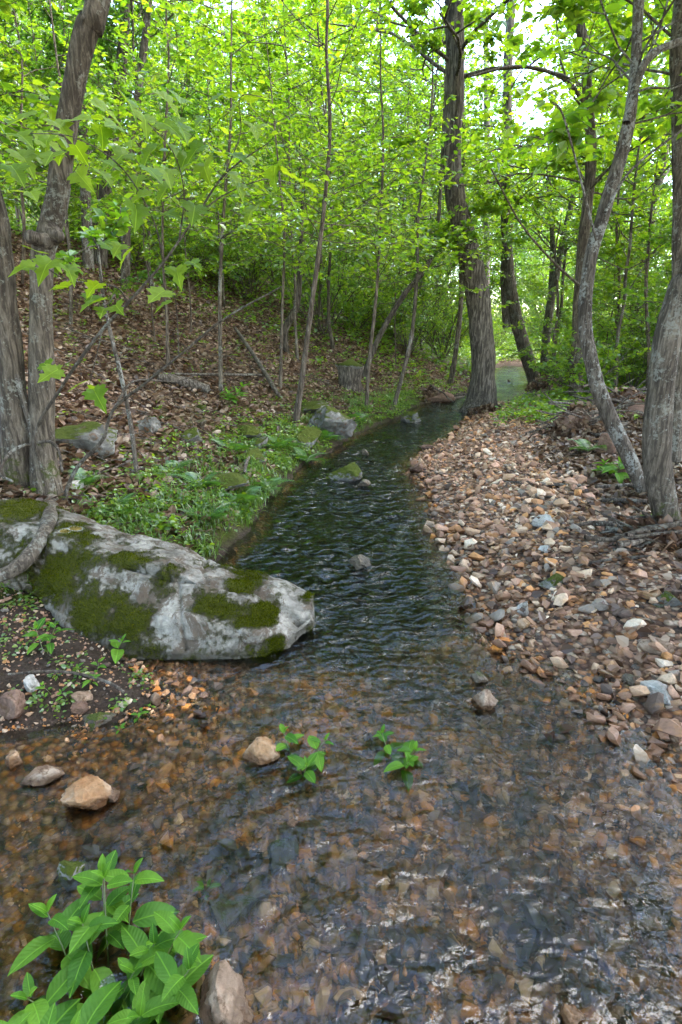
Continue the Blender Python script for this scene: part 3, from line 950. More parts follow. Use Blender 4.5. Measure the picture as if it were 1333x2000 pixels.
    c = mixc(nt, math_(nt, 'MULTIPLY', st_, 0.82), c, (0.085, 0.055, 0.036))
    sep = N(nt, 'SeparateXYZ'); nt.links.new(vec, sep.inputs[0])
    wl_ = ramp(nt, math_(nt, 'ADD', sep.outputs['Z'], math_(nt, 'MULTIPLY', a, 0.06)), [(0.055, (1, 1, 1)), (0.11, (0, 0, 0))])
    c = mixc(nt, math_(nt, 'MULTIPLY', wl_, 0.8), c, (0.045, 0.038, 0.028))
    at_ = N(nt, 'Attribute', attribute_name='moss')
    mk = math_(nt, 'ADD', at_.outputs['Fac'], math_(nt, 'MULTIPLY', math_(nt, 'SUBTRACT', noise(nt, vec, 60, 8, 0.8, 0.2), 0.5), 2.4))
    mk = ramp(nt, mk, [(0.22, (0, 0, 0)), (0.62, (1, 1, 1))])
    mcol = mixc(nt, noise(nt, vec, 45, 4, 0.7), (0.030, 0.034, 0.005), (0.105, 0.110, 0.008))
    film = ramp(nt, math_(nt, 'ADD', at_.outputs['Fac'], math_(nt, 'MULTIPLY', math_(nt, 'SUBTRACT', noise(nt, vec, 28, 9, 0.78, 0.4), 0.5), 2.2)), [(-0.05 + 0.05, (0, 0, 0)), (0.34, (1, 1, 1))])
    c = mixc(nt, math_(nt, 'MULTIPLY', film, 0.75), c, (0.065, 0.055, 0.028))
    c = mixc(nt, mk, c, mcol)
    # ochre crust lichen: two round spots
    for lx, ly, lr in ((128, 1045, 0.035), (147, 1040, 0.045)):
        k = int(np.argmin((px - lx) ** 2 + (py - ly) ** 2 + np.where(nr[:, 1] > 0.7, 1e6, 0)))
        dn = N(nt, 'VectorMath', operation='DISTANCE'); nt.links.new(vec, dn.inputs[0]); dn.inputs[1].default_value = V[k]
        dd = math_(nt, 'ADD', dn.outputs['Value'], math_(nt, 'MULTIPLY', math_(nt, 'SUBTRACT', noise(nt, vec, 40, 4, 0.7), 0.5), 0.02))
        c = mixc(nt, ramp(nt, dd, [(lr * 0.9, (1, 1, 1)), (lr, (0, 0, 0))]), c, (0.42, 0.42, 0.38))
        c = mixc(nt, ramp(nt, dd, [(lr * 0.68, (1, 1, 1)), (lr * 0.8, (0, 0, 0))]), c, (0.30, 0.20, 0.05))
    h = math_(nt, 'ADD', math_(nt, 'MULTIPLY', b, 0.7), math_(nt, 'MULTIPLY', mk, math_(nt, 'ADD', noise(nt, vec, 150, 3, 0.7), 0.3)))
    principled(nt, out, c, 0.82, bump(nt, h, 1.0, 0.016), 0.25)
    me = g.mesh('stone_body', m)
    av = me.attributes.new('moss', 'FLOAT', 'POINT')
    av.data.foreach_set('value', np.append(ms, 0).astype(np.float32))
    root = thing('boulder', 'long pale grey boulder with green moss patches lying half in the stream at left', 'boulder', at(330, 1290, 2.35))
    inv = Vector(root.location)
    o = link('stone_body', me, root, -inv)
    # moss cushions: thousands of tiny shoots
    val = ms
    cand = np.where((val > 0.30) & (nr[:, 2] > -0.3))[0]
    pr = np.clip((val[cand] - 0.25) / 0.5, 0.02, 1) ** 1.3; pick = rng.choice(cand, 42000, p=pr / pr.sum())
    p0 = V[pick] + rng.normal(0, 0.004, (len(pick), 3)) * np.array((1, 1, 0.4))
    up = unit(nr[pick] * 0.7 + np.array((0, 0, 0.6)) + rng.normal(0, 0.5, (len(pick), 3)))
    sd2 = unit(np.cross(up, rng.normal(0, 1, (len(pick), 3))))
    hgt = rng.uniform(0.004, 0.014, (len(pick), 1))
    T = np.stack((p0 + sd2 * 0.0016, p0 - sd2 * 0.0016, p0 + up * hgt), 1).reshape(-1, 3)
    gm = Geo(); gm.add(T, np.arange(len(T)).reshape(-1, 3))
    tag(link('moss', gm.mesh('moss', M['moss'], False), root, -inv), kind='stuff')
    return root, V, nr

boulder, BV, BN = build_boulder()

# ------------------------------------------------------------------ trees
class Spec:
    def __init__(self, **k):
        self.__dict__.update(dict(levels=2, kids=(5, 4), ratio=(0.5, 0.5), leaves=12, leaf=0.08, wander=0.18, up=0.03, flat=0.35,
                                  sides=(5, 4, 3), wood_levels=3, hi=True, tilt=0.55, width=0.32, min_r=0.0025))
        self.__dict__.update(k)

def grow(wood, LP, LA, p, d, L, r, lvl, rs, sp):
    n = 6 if lvl == 0 else 4
    pts = [p]; dd = d
    for k in range(n):
        dd = unit(dd + rs.normal(0, sp.wander, 3) + np.array((0, 0, sp.up)))
        p = p + dd * (L / n); pts.append(p)
    pts = np.array(pts)
    if lvl < sp.wood_levels:
        tube(wood, pts, np.linspace(r, max(r * 0.35, sp.min_r), n + 1), sp.sides[min(lvl, 2)], cap=False)
    if lvl < sp.levels:
        m = sp.kids[lvl]
        sgn = 1
        for k in range(m):
            t = 0.25 + 0.75 * (k + rs.uniform(0.2, 0.8)) / m
            i = min(int(t * n), n - 1); f = t * n - i
            q = pts[i] * (1 - f) + pts[i + 1] * f
            tan = unit(pts[i + 1] - pts[i])
            side = unit(np.cross(tan, np.array((0, 0, 1.0)))) * sgn
            sgn = -sgn
            cdir = unit(tan * 0.75 + side * rs.uniform(0.5, 1.1) + np.array((0, 0, rs.normal(0.05, sp.flat))))
            grow(wood, LP, LA, q, cdir, L * sp.ratio[lvl] * rs.uniform(0.6, 1.2) * (1.15 - 0.5 * t), r * 0.5, lvl + 1, rs, sp)
    if lvl >= sp.levels - 1:
        m = sp.leaves if lvl == sp.levels else sp.leaves // 2
        t = rs.uniform(0.15, 1.02, m) * n
        i = np.minimum(t.astype(int), n - 1); f = (t - i)[:, None]
        q = pts[i] * (1 - f) + pts[i + 1] * f
        tan = unit(pts[i + 1] - pts[i])
        side = unit(np.cross(tan, np.array((0, 0, 1.0)))) * rs.choice([-1, 1], m)[:, None]
        LP.append(q + rs.normal(0, sp.leaf * 0.25, (m, 3))); LA.append(tan * 0.5 + side)

def crown_mesh(name, LP, LA, sp, mat, rs, leaf=None):
    g = Geo()
    if LP:
        leaves_geo(g, np.concatenate(LP), np.concatenate(LA), leaf or sp.leaf, sp.width, sp.tilt, sp.hi, rs)
    return g.mesh(name, mat, False)

def tree_proto(seed, height, r0, clear, spread, nbr, sp, bark, leafmat, lean=0.06, top_taper=0.25):
    """trunk and crown meshes of a free standing stem, foot at the origin"""
    rs = np.random.default_rng(seed)
    wood = Geo(); LP = []; LA = []
    n = 16
    zs = np.linspace(0, 1, n)
    drift = np.cumsum(rs.normal(0, lean, (n, 2)), 0) * height / n
    pts = np.stack((drift[:, 0], drift[:, 1], zs * height), 1); pts[0, :2] = 0
    pts = catmull(pts, 30)
    rad = r0 * (1 - (1 - top_taper) * np.linspace(0, 1, 30)) ; rad[0] *= 1.35; rad[1] *= 1.15
    pts[0, 2] -= 0.15
    tube(wood, pts, rad, 9 if r0 > 0.05 else 6, 0.06, True, seed)
    for k in range(nbr):
        t = clear + (1 - clear) * (k + rs.uniform(0, 1)) / nbr
        q = pts[min(int(t * 29), 29)]
        a = k * 2.4 + rs.uniform(-0.5, 0.5)
        up = rs.uniform(0.05, 0.55)
        L = spread * (1.15 - 0.65 * (t - clear) / (1 - clear)) * rs.uniform(0.7, 1.2)
        grow(wood, LP, LA, q, unit(np.array((math.cos(a), math.sin(a), up))), L, max(0.006, r0 * 0.35), 0, rs, sp)
    return wood.mesh('trunk', bark), crown_mesh('crown', LP, LA, sp, leafmat, rs)

def where(x, y):
    px_, _, _ = project(np.array([(x, y, tz(x, y) + 1.0)]))
    px_ = float(px_[0])
    if px_ < -60 or px_ > 1400: side = 'outside the frame edge'
    elif px_ < 180: side = 'behind the knobbed trunk'
    elif px_ < 420: side = 'behind the large lobed leaves'
    elif px_ < 600: side = 'left of the thin bank sapling'
    elif px_ < 740: side = 'right of the thin bank sapling'
    elif px_ < 870: side = 'just left of the thick trunk'
    elif px_ < 1000: side = 'behind the thick trunk'
    elif px_ < 1110: side = 'right of the dark leaning trunk'
    elif px_ < 1230: side = 'behind the pale curved trunk'
    else: side = 'near the right edge'
    dist = 'close' if y < 13 else 'midway back' if y < 19 else 'far back' if y < 30 else 'farthest back'
    return side, dist

def plant_copies(name, label, cat, group, protos, spots, srange, rs):
    for k, (x, y) in enumerate(spots):
        tr, cr = protos[int(rs.integers(0, len(protos)))]
        sd3, ds3 = where(x, y)
        root = thing(name, f'{label} {sd3}, {ds3}', cat, (x, y, tz(x, y)), f'{group}, {sd3}, {ds3}')
        s = rs.uniform(*srange)
        root.rotation_euler = (rs.normal(0, 0.04), rs.normal(0, 0.04), rs.uniform(0, 6.28))
        root.scale = (s, s, s * rs.uniform(0.9, 1.15))
        link('trunk', tr, root)
        link('crown', cr, root)

SAP = Spec(levels=1, kids=(7,), ratio=(0.42,), leaves=26, leaf=0.08, flat=0.18, tilt=0.42, width=0.30, up=0.0)
SAP_FINE = Spec(levels=1, kids=(8,), ratio=(0.45,), leaves=28, leaf=0.066, flat=0.2, tilt=0.45, width=0.30, up=0.02)
TALL = Spec(levels=2, kids=(5, 4), ratio=(0.5, 0.5), leaves=9, leaf=0.13, flat=0.4, tilt=0.7, hi=False, wood_levels=2, width=0.36)
FAR = Spec(levels=2, kids=(5, 4), ratio=(0.5, 0.5), leaves=9, leaf=0.22, flat=0.45, tilt=0.8, hi=False, wood_levels=1, width=0.36)

sapling = [tree_proto(201, 4.6, 0.022, 0.28, 1.5, 22, SAP, M['bark_brown'], M['leaf_deep']),
           tree_proto(202, 5.4, 0.028, 0.30, 1.7, 24, SAP, M['bark_grey'], M['leaf_light']),
           tree_proto(203, 3.4, 0.016, 0.22, 1.2, 18, SAP_FINE, M['bark_brown'], M['leaf_light']),
           tree_proto(204, 6.2, 0.032, 0.34, 1.9, 26, SAP_FINE, M['bark_grey'], M['leaf_mid']),
           tree_proto(205, 2.2, 0.012, 0.12, 0.9, 16, SAP_FINE, M['bark_brown'], M['leaf_mid'])]
tall = [tree_proto(301, 17, 0.14, 0.30, 3.6, 26, TALL, M['bark_far'], M['leaf_light'], 0.05),
        tree_proto(302, 15, 0.11, 0.26, 3.2, 24, TALL, M['bark_dark'], M['leaf_mid'], 0.08),
        tree_proto(303, 19, 0.17, 0.38, 4.0, 26, TALL, M['bark_grey'], M['leaf_light'], 0.05)]
SHADE = Spec(levels=2, kids=(5, 5), ratio=(0.55, 0.5), leaves=15, leaf=0.21, flat=0.4, tilt=0.6, hi=False, wood_levels=2, width=0.38)
shade = [tree_proto(371, 16, 0.15, 0.30, 4.2, 28, SHADE, M['bark_grey'], M['leaf_mid'], 0.06), tree_proto(372, 14, 0.13, 0.28, 4.0, 26, SHADE, M['bark_brown'], M['leaf_light'], 0.07)]
fart = [tree_proto(401, 18, 0.15, 0.15, 4.2, 30, FAR, M['bark_far'], M['leaf_light'], 0.05),
        tree_proto(402, 15, 0.12, 0.10, 3.8, 28, FAR, M['bark_far'], M['leaf_mid'], 0.06)]

POLE = Spec(levels=1, kids=(7,), ratio=(0.45,), leaves=24, leaf=0.10, flat=0.3, tilt=0.55, width=0.32, up=0.03, wood_levels=2)
pole = [tree_proto(351, 9.0, 0.045, 0.26, 2.1, 34, POLE, M['bark_grey'], M['leaf_light'], 0.08),
        tree_proto(352, 10.5, 0.055, 0.30, 2.3, 36, POLE, M['bark_brown'], M['leaf_light'], 0.10),
        tree_proto(353, 8.0, 0.040, 0.22, 2.0, 32, POLE, M['bark_far'], M['leaf_deep'], 0.10)]
rsl = np.random.default_rng(99)
def spots(n, yr, xr_fn, dmin, sep, taken, dmax=999, left=None):
    out = []
    tries = 0
    while len(out) < n and tries < 6000:
        tries += 1
        y = rsl.uniform(*yr); a, b = xr_fn(y)
        x = rsl.uniform(a, b)
        if any((x - u) ** 2 + (y - v) ** 2 < sep ** 2 for u, v in taken):
            continue
        d, l = shore([x], [y])
        if d[0] < dmin or d[0] > dmax or (left is not None and bool(l[0]) != left):
            continue
        out.append((x, y)); taken.append((x, y))
    return out

taken = [(2.4, 11.4), (5.3, 17)]
plant_copies('sapling', 'slender leafy sapling on the left slope', 'sapling', 'understory saplings on the left slope', sapling,
             spots(58, (8.5, 26), lambda y: (-0.72 * y - 2, 0.35 * y), 1.0, 1.0, taken, left=True), (0.8, 1.35), rsl)
plant_copies('sapling', 'leafy sapling on the right bank', 'sapling', 'understory saplings on the right bank', sapling,
             spots(46, (9.5, 32), lambda y: (0.25 * y, 0.75 * y + 3), 1.6, 1.1, taken, left=False), (0.7, 1.3), rsl)
plant_copies('sapling', 'bright sapling up the valley', 'sapling', 'saplings at the far end of the stream', sapling,
             spots(34, (27, 48), lambda y: (0.0 * y - 2, 0.42 * y + 3), 0.0, 1.4, taken), (0.9, 1.6), rsl)
rp = np.random.default_rng(41)
plant_copies('young_tree', 'young leafy tree of the right woods', 'tree', 'young trees of the right woods', pole,
             spots(30, (10, 30), lambda y: (0.30 * y, 0.68 * y + 1), 2.2, 1.5, taken, left=False), (0.8, 1.25), rp)
plant_copies('young_tree', 'young leafy tree on the left slope', 'tree', 'young trees of the left slope', pole,
             spots(26, (11, 30), lambda y: (-0.68 * y - 1, 0.2 * y), 2.0, 1.5, taken, left=True), (0.8, 1.2), rp)
plant_copies('young_tree', 'young leafy tree beyond the bend', 'tree', 'young trees beyond the stream bend', pole,
             spots(22, (27, 46), lambda y: (0.0, 0.45 * y), 0.0, 1.7, taken), (0.9, 1.4), rp)
plant_copies('tall_tree', 'tall tree on the left slope', 'tree', 'tall trees on the left slope', tall,
             spots(22, (13, 48), lambda y: (-0.75 * y - 4, 0.1 * y), 2.5, 2.6, taken, left=True), (0.8, 1.2), rsl)
plant_copies('tall_tree', 'tall tree of the right woods', 'tree', 'tall trees beyond the right bank', tall,
             spots(20, (17, 50), lambda y: (0.30 * y, 0.8 * y + 4), 3.0, 2.8, taken, left=False), (0.8, 1.15), rsl)
# more of the wood, unseen beside and behind the viewpoint, added for shade
rb = np.random.default_rng(77)
side_spots = []
while len(side_spots) < 44:
    x, y = rb.uniform(-17, 17), rb.uniform(-16, 11)
    if abs(x) < (0.66 * y + 3.2 if y > 0 else max(3.4 + 0.4 * y, 1.0)) or any((x - u) ** 2 + (y - v) ** 2 < 2.3 ** 2 for u, v in side_spots):
        continue
    side_spots.append((x, y))
plant_copies('tall_tree', 'tall unseen shade tree of the surrounding wood', 'tree', 'unseen shade trees around the viewpoint', shade, side_spots, (0.85, 1.2), rb)
plant_copies('far_tree', 'distant leafy tree', 'tree', 'distant trees closing the view', fart,
             spots(60, (45, 95), lambda y: (-0.8 * y - 5, 0.75 * y + 5), 0.0, 4.0, taken), (0.8, 1.2), rsl)

def traced_tree(name, label, pts, bark, leafmat, Y=None, lean=0.0, top=13.0, nbr=14, zlo=5.0, spread=2.6, sp=TALL, group=None, sides=14, flare=1.3,
                branches=(), rough=0.10, seed=1, cat='tree', tufts=0):
    """a tree whose stem runs through the given pixels (px, py, width)"""
    rs = np.random.default_rng(seed)
    base = ground(pts[0][0], pts[0][1]) if Y is None else at(pts[0][0], pts[0][1], Y)
    if Y is not None:
        base[2] = min(base[2], tz(base[0], base[1])) if base[2] > tz(base[0], base[1]) else base[2]
    Y0 = base[1]
    P = [base]; rad = [pts[0][2] * depth_of(base) / F / 2]
    for k, q in enumerate(pts[1:], 1):
        p = at(q[0], q[1], Y0 + lean * (k / (len(pts) - 1)))
        P.append(p); rad.append(q[2] * depth_of(p) / F / 2)
    P = np.array(P); rad = np.array(rad)
    visible_top = P[-1][2]
    if top > visible_top:
        d = unit(unit(P[-1] - P[-2]) + np.array((0, 0, 0.8)))
        m = 4
        for k in range(m):
            d = unit(d + rs.normal(0, 0.08, 3) + np.array((0, 0, 0.15)))
            P = np.vstack((P, P[-1] + d * (top - visible_top) / m)); rad = np.append(rad, rad[len(pts) - 1] * (1 - 0.2 * (k + 1)))
    P = np.vstack((P[0] - np.array((0, 0, 0.18)), P)); rad = np.concatenate(([rad[0] * flare], rad))
    n = max(30, 7 * len(P))
    C = catmull(P, n); rr = catmull(rad[:, None], n)[:, 0]
    root = thing(name, label, cat, base, group)
    wood = Geo()
    tube(wood, C - base, np.maximum(rr, 0.003), sides, rough, True, seed)
    LP, LA = [], []
    zz = C[:, 2] - base[2]
    for k in range(nbr):
        z = zlo + (zz[-1] - zlo) * ((k + rs.uniform(0, 1)) / nbr) ** 3.0
        i = int(np.argmin(np.abs(zz - z)))
        a = k * 2.4 + rs.uniform(-0.6, 0.6)
        grow(wood, LP, LA, C[i] - base, unit(np.array((math.cos(a), math.sin(a), rs.uniform(0.1, 0.6)))), spread * rs.uniform(0.6, 1.15), max(0.006, min(0.035, rr[i] * 0.22)), 0, rs, sp)
    for k in range(tufts):                                   # short leafy shoots straight from the stem
        z = 1.8 + (min(zz[-1], 7.0) - 1.8) * rs.uniform(0, 1); i = int(np.argmin(np.abs(zz - z)))
        a = rs.uniform(0, 6.28)
        grow(wood, LP, LA, C[i] - base, unit(np.array((math.cos(a), math.sin(a), rs.uniform(-0.2, 0.5)))), rs.uniform(0.5, 1.0), 0.008, 0, rs, sp)
    link('trunk', wood.mesh('trunk', bark), root)
    for bpts, yoff in branches:
        B = np.array([at(q[0], q[1], Y0 + yoff * (k / max(1, len(bpts) - 1))) for k, q in enumerate(bpts)])
        br = np.array([q[2] * depth_of(b) / F / 2 for q, b in zip(bpts, B)])
        nb = 5 * len(B)
        g = Geo(); tube(g, catmull(B, nb) - base, catmull(br[:, None], nb)[:, 0], 8, 0.08, True, seed)
        link('branch', g.mesh('branch', bark), root)
    if LP:
        link('crown', crown_mesh('crown', LP, LA, sp, leafmat, rs), root)
    return root, C, rr

MIDC = Spec(levels=2, kids=(4, 4), ratio=(0.55, 0.5), leaves=11, leaf=0.10, flat=0.35, tilt=0.5, hi=True, wood_levels=2, width=0.32)
CAN = Spec(levels=2, kids=(4, 4), ratio=(0.5, 0.5), leaves=6, leaf=0.16, flat=0.4, tilt=0.6, hi=False, wood_levels=2, width=0.38)
SPRAY = Spec(levels=1, kids=(6,), ratio=(0.45,), leaves=10, leaf=0.085, flat=0.2, tilt=0.45, width=0.30, up=-0.01)

# the big trunk standing in the stream
traced_tree('big_tree', 'thick dark curved trunk rising from the water in the middle of the stream',
            [(938, 802, 74), (941, 780, 58), (943, 745, 49), (944, 700, 47), (936, 600, 46), (918, 500, 44), (893, 400, 40), (881, 300, 38), (888, 200, 38), (889, 100, 36), (887, 0, 36)],
            M['bark_dark'], M['leaf_light'], top=16, nbr=18, zlo=5.2, spread=3.2, sp=MIDC, seed=11, tufts=16, flare=1.5, sides=20, rough=0.08)
traced_tree('leaning_tree', 'dark leaning trunk beside the far bend of the stream',
            [(1046, 748, 26), (1020, 665, 25), (1000, 575, 22), (989, 450, 20), (990, 300, 19), (992, 150, 18), (999, 0, 17)],
            M['bark_brown'], M['leaf_light'], top=15, nbr=18, zlo=4.6, spread=2.8, sp=MIDC, seed=12, tufts=6, branches=[([(990, 640, 16), (985, 520, 14), (1000, 430, 10)], 0.4)])
traced_tree('forked_tree', 'grey forked tree behind the gravel bar right of the far bend',
            [(1062, 735, 18), (1072, 620, 16), (1090, 520, 14), (1105, 450, 12), (1118, 380, 10), (1125, 250, 9)],
            M['bark_grey'], M['leaf_mid'], top=12, nbr=16, zlo=3.4, spread=2.4, sp=MIDC, seed=13,
            branches=[([(1075, 600, 12), (1080, 480, 10), (1072, 350, 9), (1078, 250, 7)], 0.5)])
traced_tree('straight_tree', 'straight brown trunk rooted in the driftwood pile',
            [(1124, 790, 27), (1130, 650, 24), (1138, 500, 22), (1148, 400, 20), (1155, 300, 20), (1148, 180, 18), (1138, 80, 18), (1134, 0, 17)],
            M['bark_brown'], M['leaf_light'], top=14, nbr=20, zlo=3.4, spread=2.6, sp=MIDC, seed=14, tufts=6,
            branches=[([(1150, 210, 8), (1095, 150, 7), (1010, 130, 6), (915, 150, 4)], -0.6), ([(1148, 570, 6), (1090, 520, 5), (1020, 440, 4), (960, 330, 3)], -1.0)])
traced_tree('curved_tree', 'pale lichen spotted trunk bending out over the gravel bar',
            [(1258, 968, 26), (1218, 872, 29), (1176, 780, 29), (1154, 700, 27), (1143, 620, 25), (1153, 510, 25), (1184, 400, 25), (1222, 270, 24), (1240, 150, 22), (1248, 0, 20)],
            M['bark_pale'], M['leaf_light'], top=9, nbr=16, zlo=3.0, spread=2.0, sp=MIDC, seed=15, tufts=4, lean=0.5,
            branches=[([(1224, 240, 17), (1245, 160, 16), (1275, 105, 15), (1345, 75, 13)], 0.2), ([(1182, 415, 7), (1235, 330, 5), (1345, 245, 4)], 0.5),
                      ([(1165, 470, 5), (1105, 240, 4), (1080, 200, 3)], -0.2)])
traced_tree('bank_tree', 'stout mossy grey trunk leaning out of frame at the right edge',
            [(1308, 1045, 50), (1288, 930, 52), (1284, 850, 50), (1292, 750, 50), (1306, 650, 50), (1332, 560, 48), (1370, 450, 46)],
            M['bark_grey_moss'], M['leaf_light'], top=11, nbr=12, zlo=5.5, spread=2.4, sp=MIDC, seed=16, flare=1.5, sides=20)
traced_tree('edge_tree', 'straight grey trunk behind the mossy trunk at the right edge',
            [(1312, 905, 36), (1316, 800, 33), (1324, 700, 32), (1328, 560, 30), (1330, 400, 28), (1326, 200, 26), (1330, 0, 24)],
            M['bark_grey'], M['leaf_mid'], top=13, nbr=14, zlo=3.2, spread=2.2, sp=MIDC, seed=17)
traced_tree('right_wood_tree', 'grey slanting trunk in the woods between curved and mossy trunks',
            [(1228, 730, 27), (1240, 640, 25), (1256, 520, 22), (1272, 420, 18), (1296, 310, 16), (1305, 200, 14)],
            M['bark_grey'], M['leaf_light'], top=13, nbr=16, zlo=3.6, spread=2.6, sp=MIDC, seed=18)
traced_tree('slim_brown_tree', 'slim reddish brown trunk left of the big trunk at the water',
            [(880, 752, 12), (890, 690, 10), (900, 600, 9), (902, 480, 8), (905, 350, 7)], M['bark_brown'], M['leaf_light'], top=9, nbr=14, zlo=2.6, spread=1.6, sp=SPRAY, seed=19)
traced_tree('pale_trunk_tree', 'pale straight trunk far behind the big curved trunk',
            [(953, 640, 14), (951, 480, 13), (952, 300, 12), (950, 100, 11), (948, 0, 10)], M['bark_pale'], M['leaf_light'], Y=24, top=17, nbr=12, zlo=5, spread=2.6, sp=TALL, seed=20)

traced_tree('right_sapling', 'slender leafy sapling between the straight and the curved trunks',
            [(1205, 760, 8), (1200, 680, 7), (1210, 560, 6), (1205, 440, 5), (1215, 300, 4)], M['bark_brown'], M['leaf_light'], top=4.5, nbr=18, zlo=0.9, spread=1.1, sp=SPRAY, seed=41, cat='sapling')
traced_tree('right_sapling', 'slender leafy sapling in front of the dark leaning trunk',
            [(1070, 775, 7), (1078, 690, 6), (1090, 600, 5), (1085, 500, 4)], M['bark_brown'], M['leaf_light'], top=3.6, nbr=16, zlo=0.7, spread=1.0, sp=SPRAY, seed=42, cat='sapling')
traced_tree('right_sapling', 'leafy sapling at the right edge behind the mossy trunk',
            [(1262, 780, 8), (1268, 700, 7), (1262, 560, 6), (1272, 420, 5)], M['bark_brown'], M['leaf_light'], top=4.2, nbr=18, zlo=0.8, spread=1.2, sp=SPRAY, seed=43, cat='sapling')
pl_extra = [(5.9, 15.2), (6.7, 18.3), (8.2, 20.5), (9.6, 19.0)]
plant_copies('young_tree', 'young leafy tree of the bright gap', 'tree', 'young trees in the bright gap', pole, pl_extra, (1.0, 1.25), rp)
traced_tree('left_sapling', 'slim leafy sapling rising from the litter behind the pale stem',
            [(330, 725, 7), (326, 620, 6), (318, 480, 5), (322, 300, 5), (330, 120, 4)], M['bark_brown'], M['leaf_light'], top=6.0, nbr=24, zlo=2.0, spread=1.4, sp=SPRAY, seed=51, cat='sapling')
traced_tree('left_sapling', 'slim leafy sapling right behind the knobbed trunk',
            [(140, 640, 7), (138, 520, 6), (128, 380, 5), (122, 200, 5)], M['bark_grey'], M['leaf_light'], top=6.0, nbr=24, zlo=1.7, spread=1.4, sp=SPRAY, seed=52, cat='sapling')
traced_tree('left_sapling', 'slim leafy sapling high on the slope at the left edge',
            [(45, 560, 6), (48, 450, 6), (40, 320, 5), (44, 150, 4)], M['bark_brown'], M['leaf_mid'], top=6.5, nbr=22, zlo=1.4, spread=1.5, sp=SPRAY, seed=53, cat='sapling')
# left side trees
lt, LC, LR = traced_tree('knobbed_tree', 'grey trunk with a large knob standing over the boulder at left',
            [(92, 965, 58), (84, 860, 46), (82, 700, 44), (80, 580, 40), (84, 500, 42), (95, 455, 42), (112, 380, 42), (128, 270, 40), (148, 150, 40), (172, 50, 42), (192, 0, 42)],
            M['bark_grey_moss'], M['leaf_light'], top=10, nbr=12, zlo=5.0, spread=2.4, sp=MIDC, seed=21, flare=1.25, sides=20, lean=0.25)
# the knob and its broken collar, and the root that runs over the boulder
def add_tube_part(parent, name, pix, mat, sides=12, rough=0.1, seed=3, n=None):
    P = np.array([at(a, b, Y) for a, b, w, Y in pix]); r = np.array([w * depth_of(p) / F / 2 for (a, b, w, Y), p in zip(pix, P)])
    base = np.array(parent.location)
    n = n or 7 * len(P)
    g = Geo(); tube(g, catmull(P, n) - base, catmull(r[:, None], n)[:, 0], sides, rough, True, seed)
    return link(name, g.mesh(name, mat), parent)
yb = float(lt.location[1])
add_tube_part(lt, 'knob', [(98, 478, 20, yb + 0.08), (84, 470, 36, yb + 0.04), (70, 464, 30, yb - 0.0), (58, 462, 24, yb - 0.04)], M['bark_dark'], 12, 0.35)
add_tube_part(lt, 'broken_collar', [(100, 455, 46, yb + 0.10), (118, 462, 20, yb + 0.05)], M['bark_dark'], 10, 0.3)
add_tube_part(lt, 'root', [(92, 940, 42, yb), (99, 985, 30, yb - 0.12), (92, 1030, 29, 3.02), (58, 1085, 30, 2.80), (15, 1118, 28, 2.70), (-50, 1140, 26, 2.66)], M['bark_grey'], 14, 0.10)
traced_tree('left_edge_tree', 'mossy based grey trunk leaning out at the left edge',
            [(38, 940, 62), (32, 850, 54), (22, 720, 50), (8, 600, 48), (-4, 480, 46), (-30, 350, 44)], M['bark_grey_moss'], M['leaf_light'], top=9, nbr=10, zlo=5, spread=2.2, sp=MIDC, seed=22, flare=1.4, sides=18)
traced_tree('slim_grey_tree', 'slim pale grey stem crossing in front of the left trunks',
            [(78, 965, 20), (68, 860, 15), (40, 760, 14), (0, 650, 13), (-40, 560, 12)], M['bark_pale'], M['leaf_light'], top=3.2, nbr=6, zlo=2.2, spread=0.9, sp=SPRAY, seed=23,
            branches=[([(66, 868, 8), (40, 872, 7), (15, 890, 6), (2, 925, 6), (25, 940, 4)], -0.3), ([(66, 868, 8), (95, 862, 7), (115, 880, 6), (122, 920, 5)], -0.2)])
traced_tree('dark_slope_tree', 'dark trunk on the slope behind the knobbed trunk',
            [(196, 520, 26), (203, 420, 24), (212, 330, 24), (226, 220, 24), (240, 100, 20), (247, 0, 18)], M['bark_dark'], M['leaf_mid'], top=12, nbr=12, zlo=4.5, spread=2.4, sp=CAN, seed=24)
traced_tree('crooked_stem_tree', 'short crooked dark stem on the leaf covered slope',
            [(560, 690, 13), (556, 650, 13), (568, 622, 14), (582, 590, 12), (586, 520, 9), (590, 430, 7)], M['bark_dark'], M['leaf_mid'], top=5, nbr=10, zlo=2.0, spread=1.3, sp=SPRAY, seed=25)
traced_tree('bank_sapling', 'thin dark sapling rising beside the split grey rock on the bank',
            [(578, 828, 15), (590, 740, 11), (606, 620, 10), (622, 500, 9), (636, 380, 8), (645, 250, 7), (638, 100, 6), (640, 0, 6)],
            M['bark_brown'], M['leaf_light'], top=7.5, nbr=24, zlo=2.3, spread=1.6, sp=SPRAY, seed=26, cat='sapling')
traced_tree('slope_sapling', 'thin straight grey sapling in the middle of the litter slope',
            [(432, 770, 9), (431, 680, 8), (430, 580, 7), (434, 470, 7), (440, 380, 6)], M['bark_grey'], M['leaf_light'], top=6, nbr=20, zlo=1.9, spread=1.4, sp=SPRAY, seed=27, cat='sapling')
traced_tree('slope_sapling', 'thin twin of the crooked stem, straight and slender',
            [(548, 760, 7), (550, 680, 6), (552, 590, 5), (556, 470, 5)], M['bark_brown'], M['leaf_mid'], top=5.5, nbr=18, zlo=2.0, spread=1.4, sp=SPRAY, seed=28, cat='sapling')
traced_tree('leaning_sapling', 'dark stem leaning far right over the bank left of the stream',
            [(712, 735, 12), (740, 660, 11), (790, 575, 10), (835, 520, 9), (855, 440, 8), (862, 350, 6)], M['bark_dark'], M['leaf_light'], top=6, nbr=18, zlo=2.0, spread=1.5, sp=SPRAY, seed=29, cat='sapling')
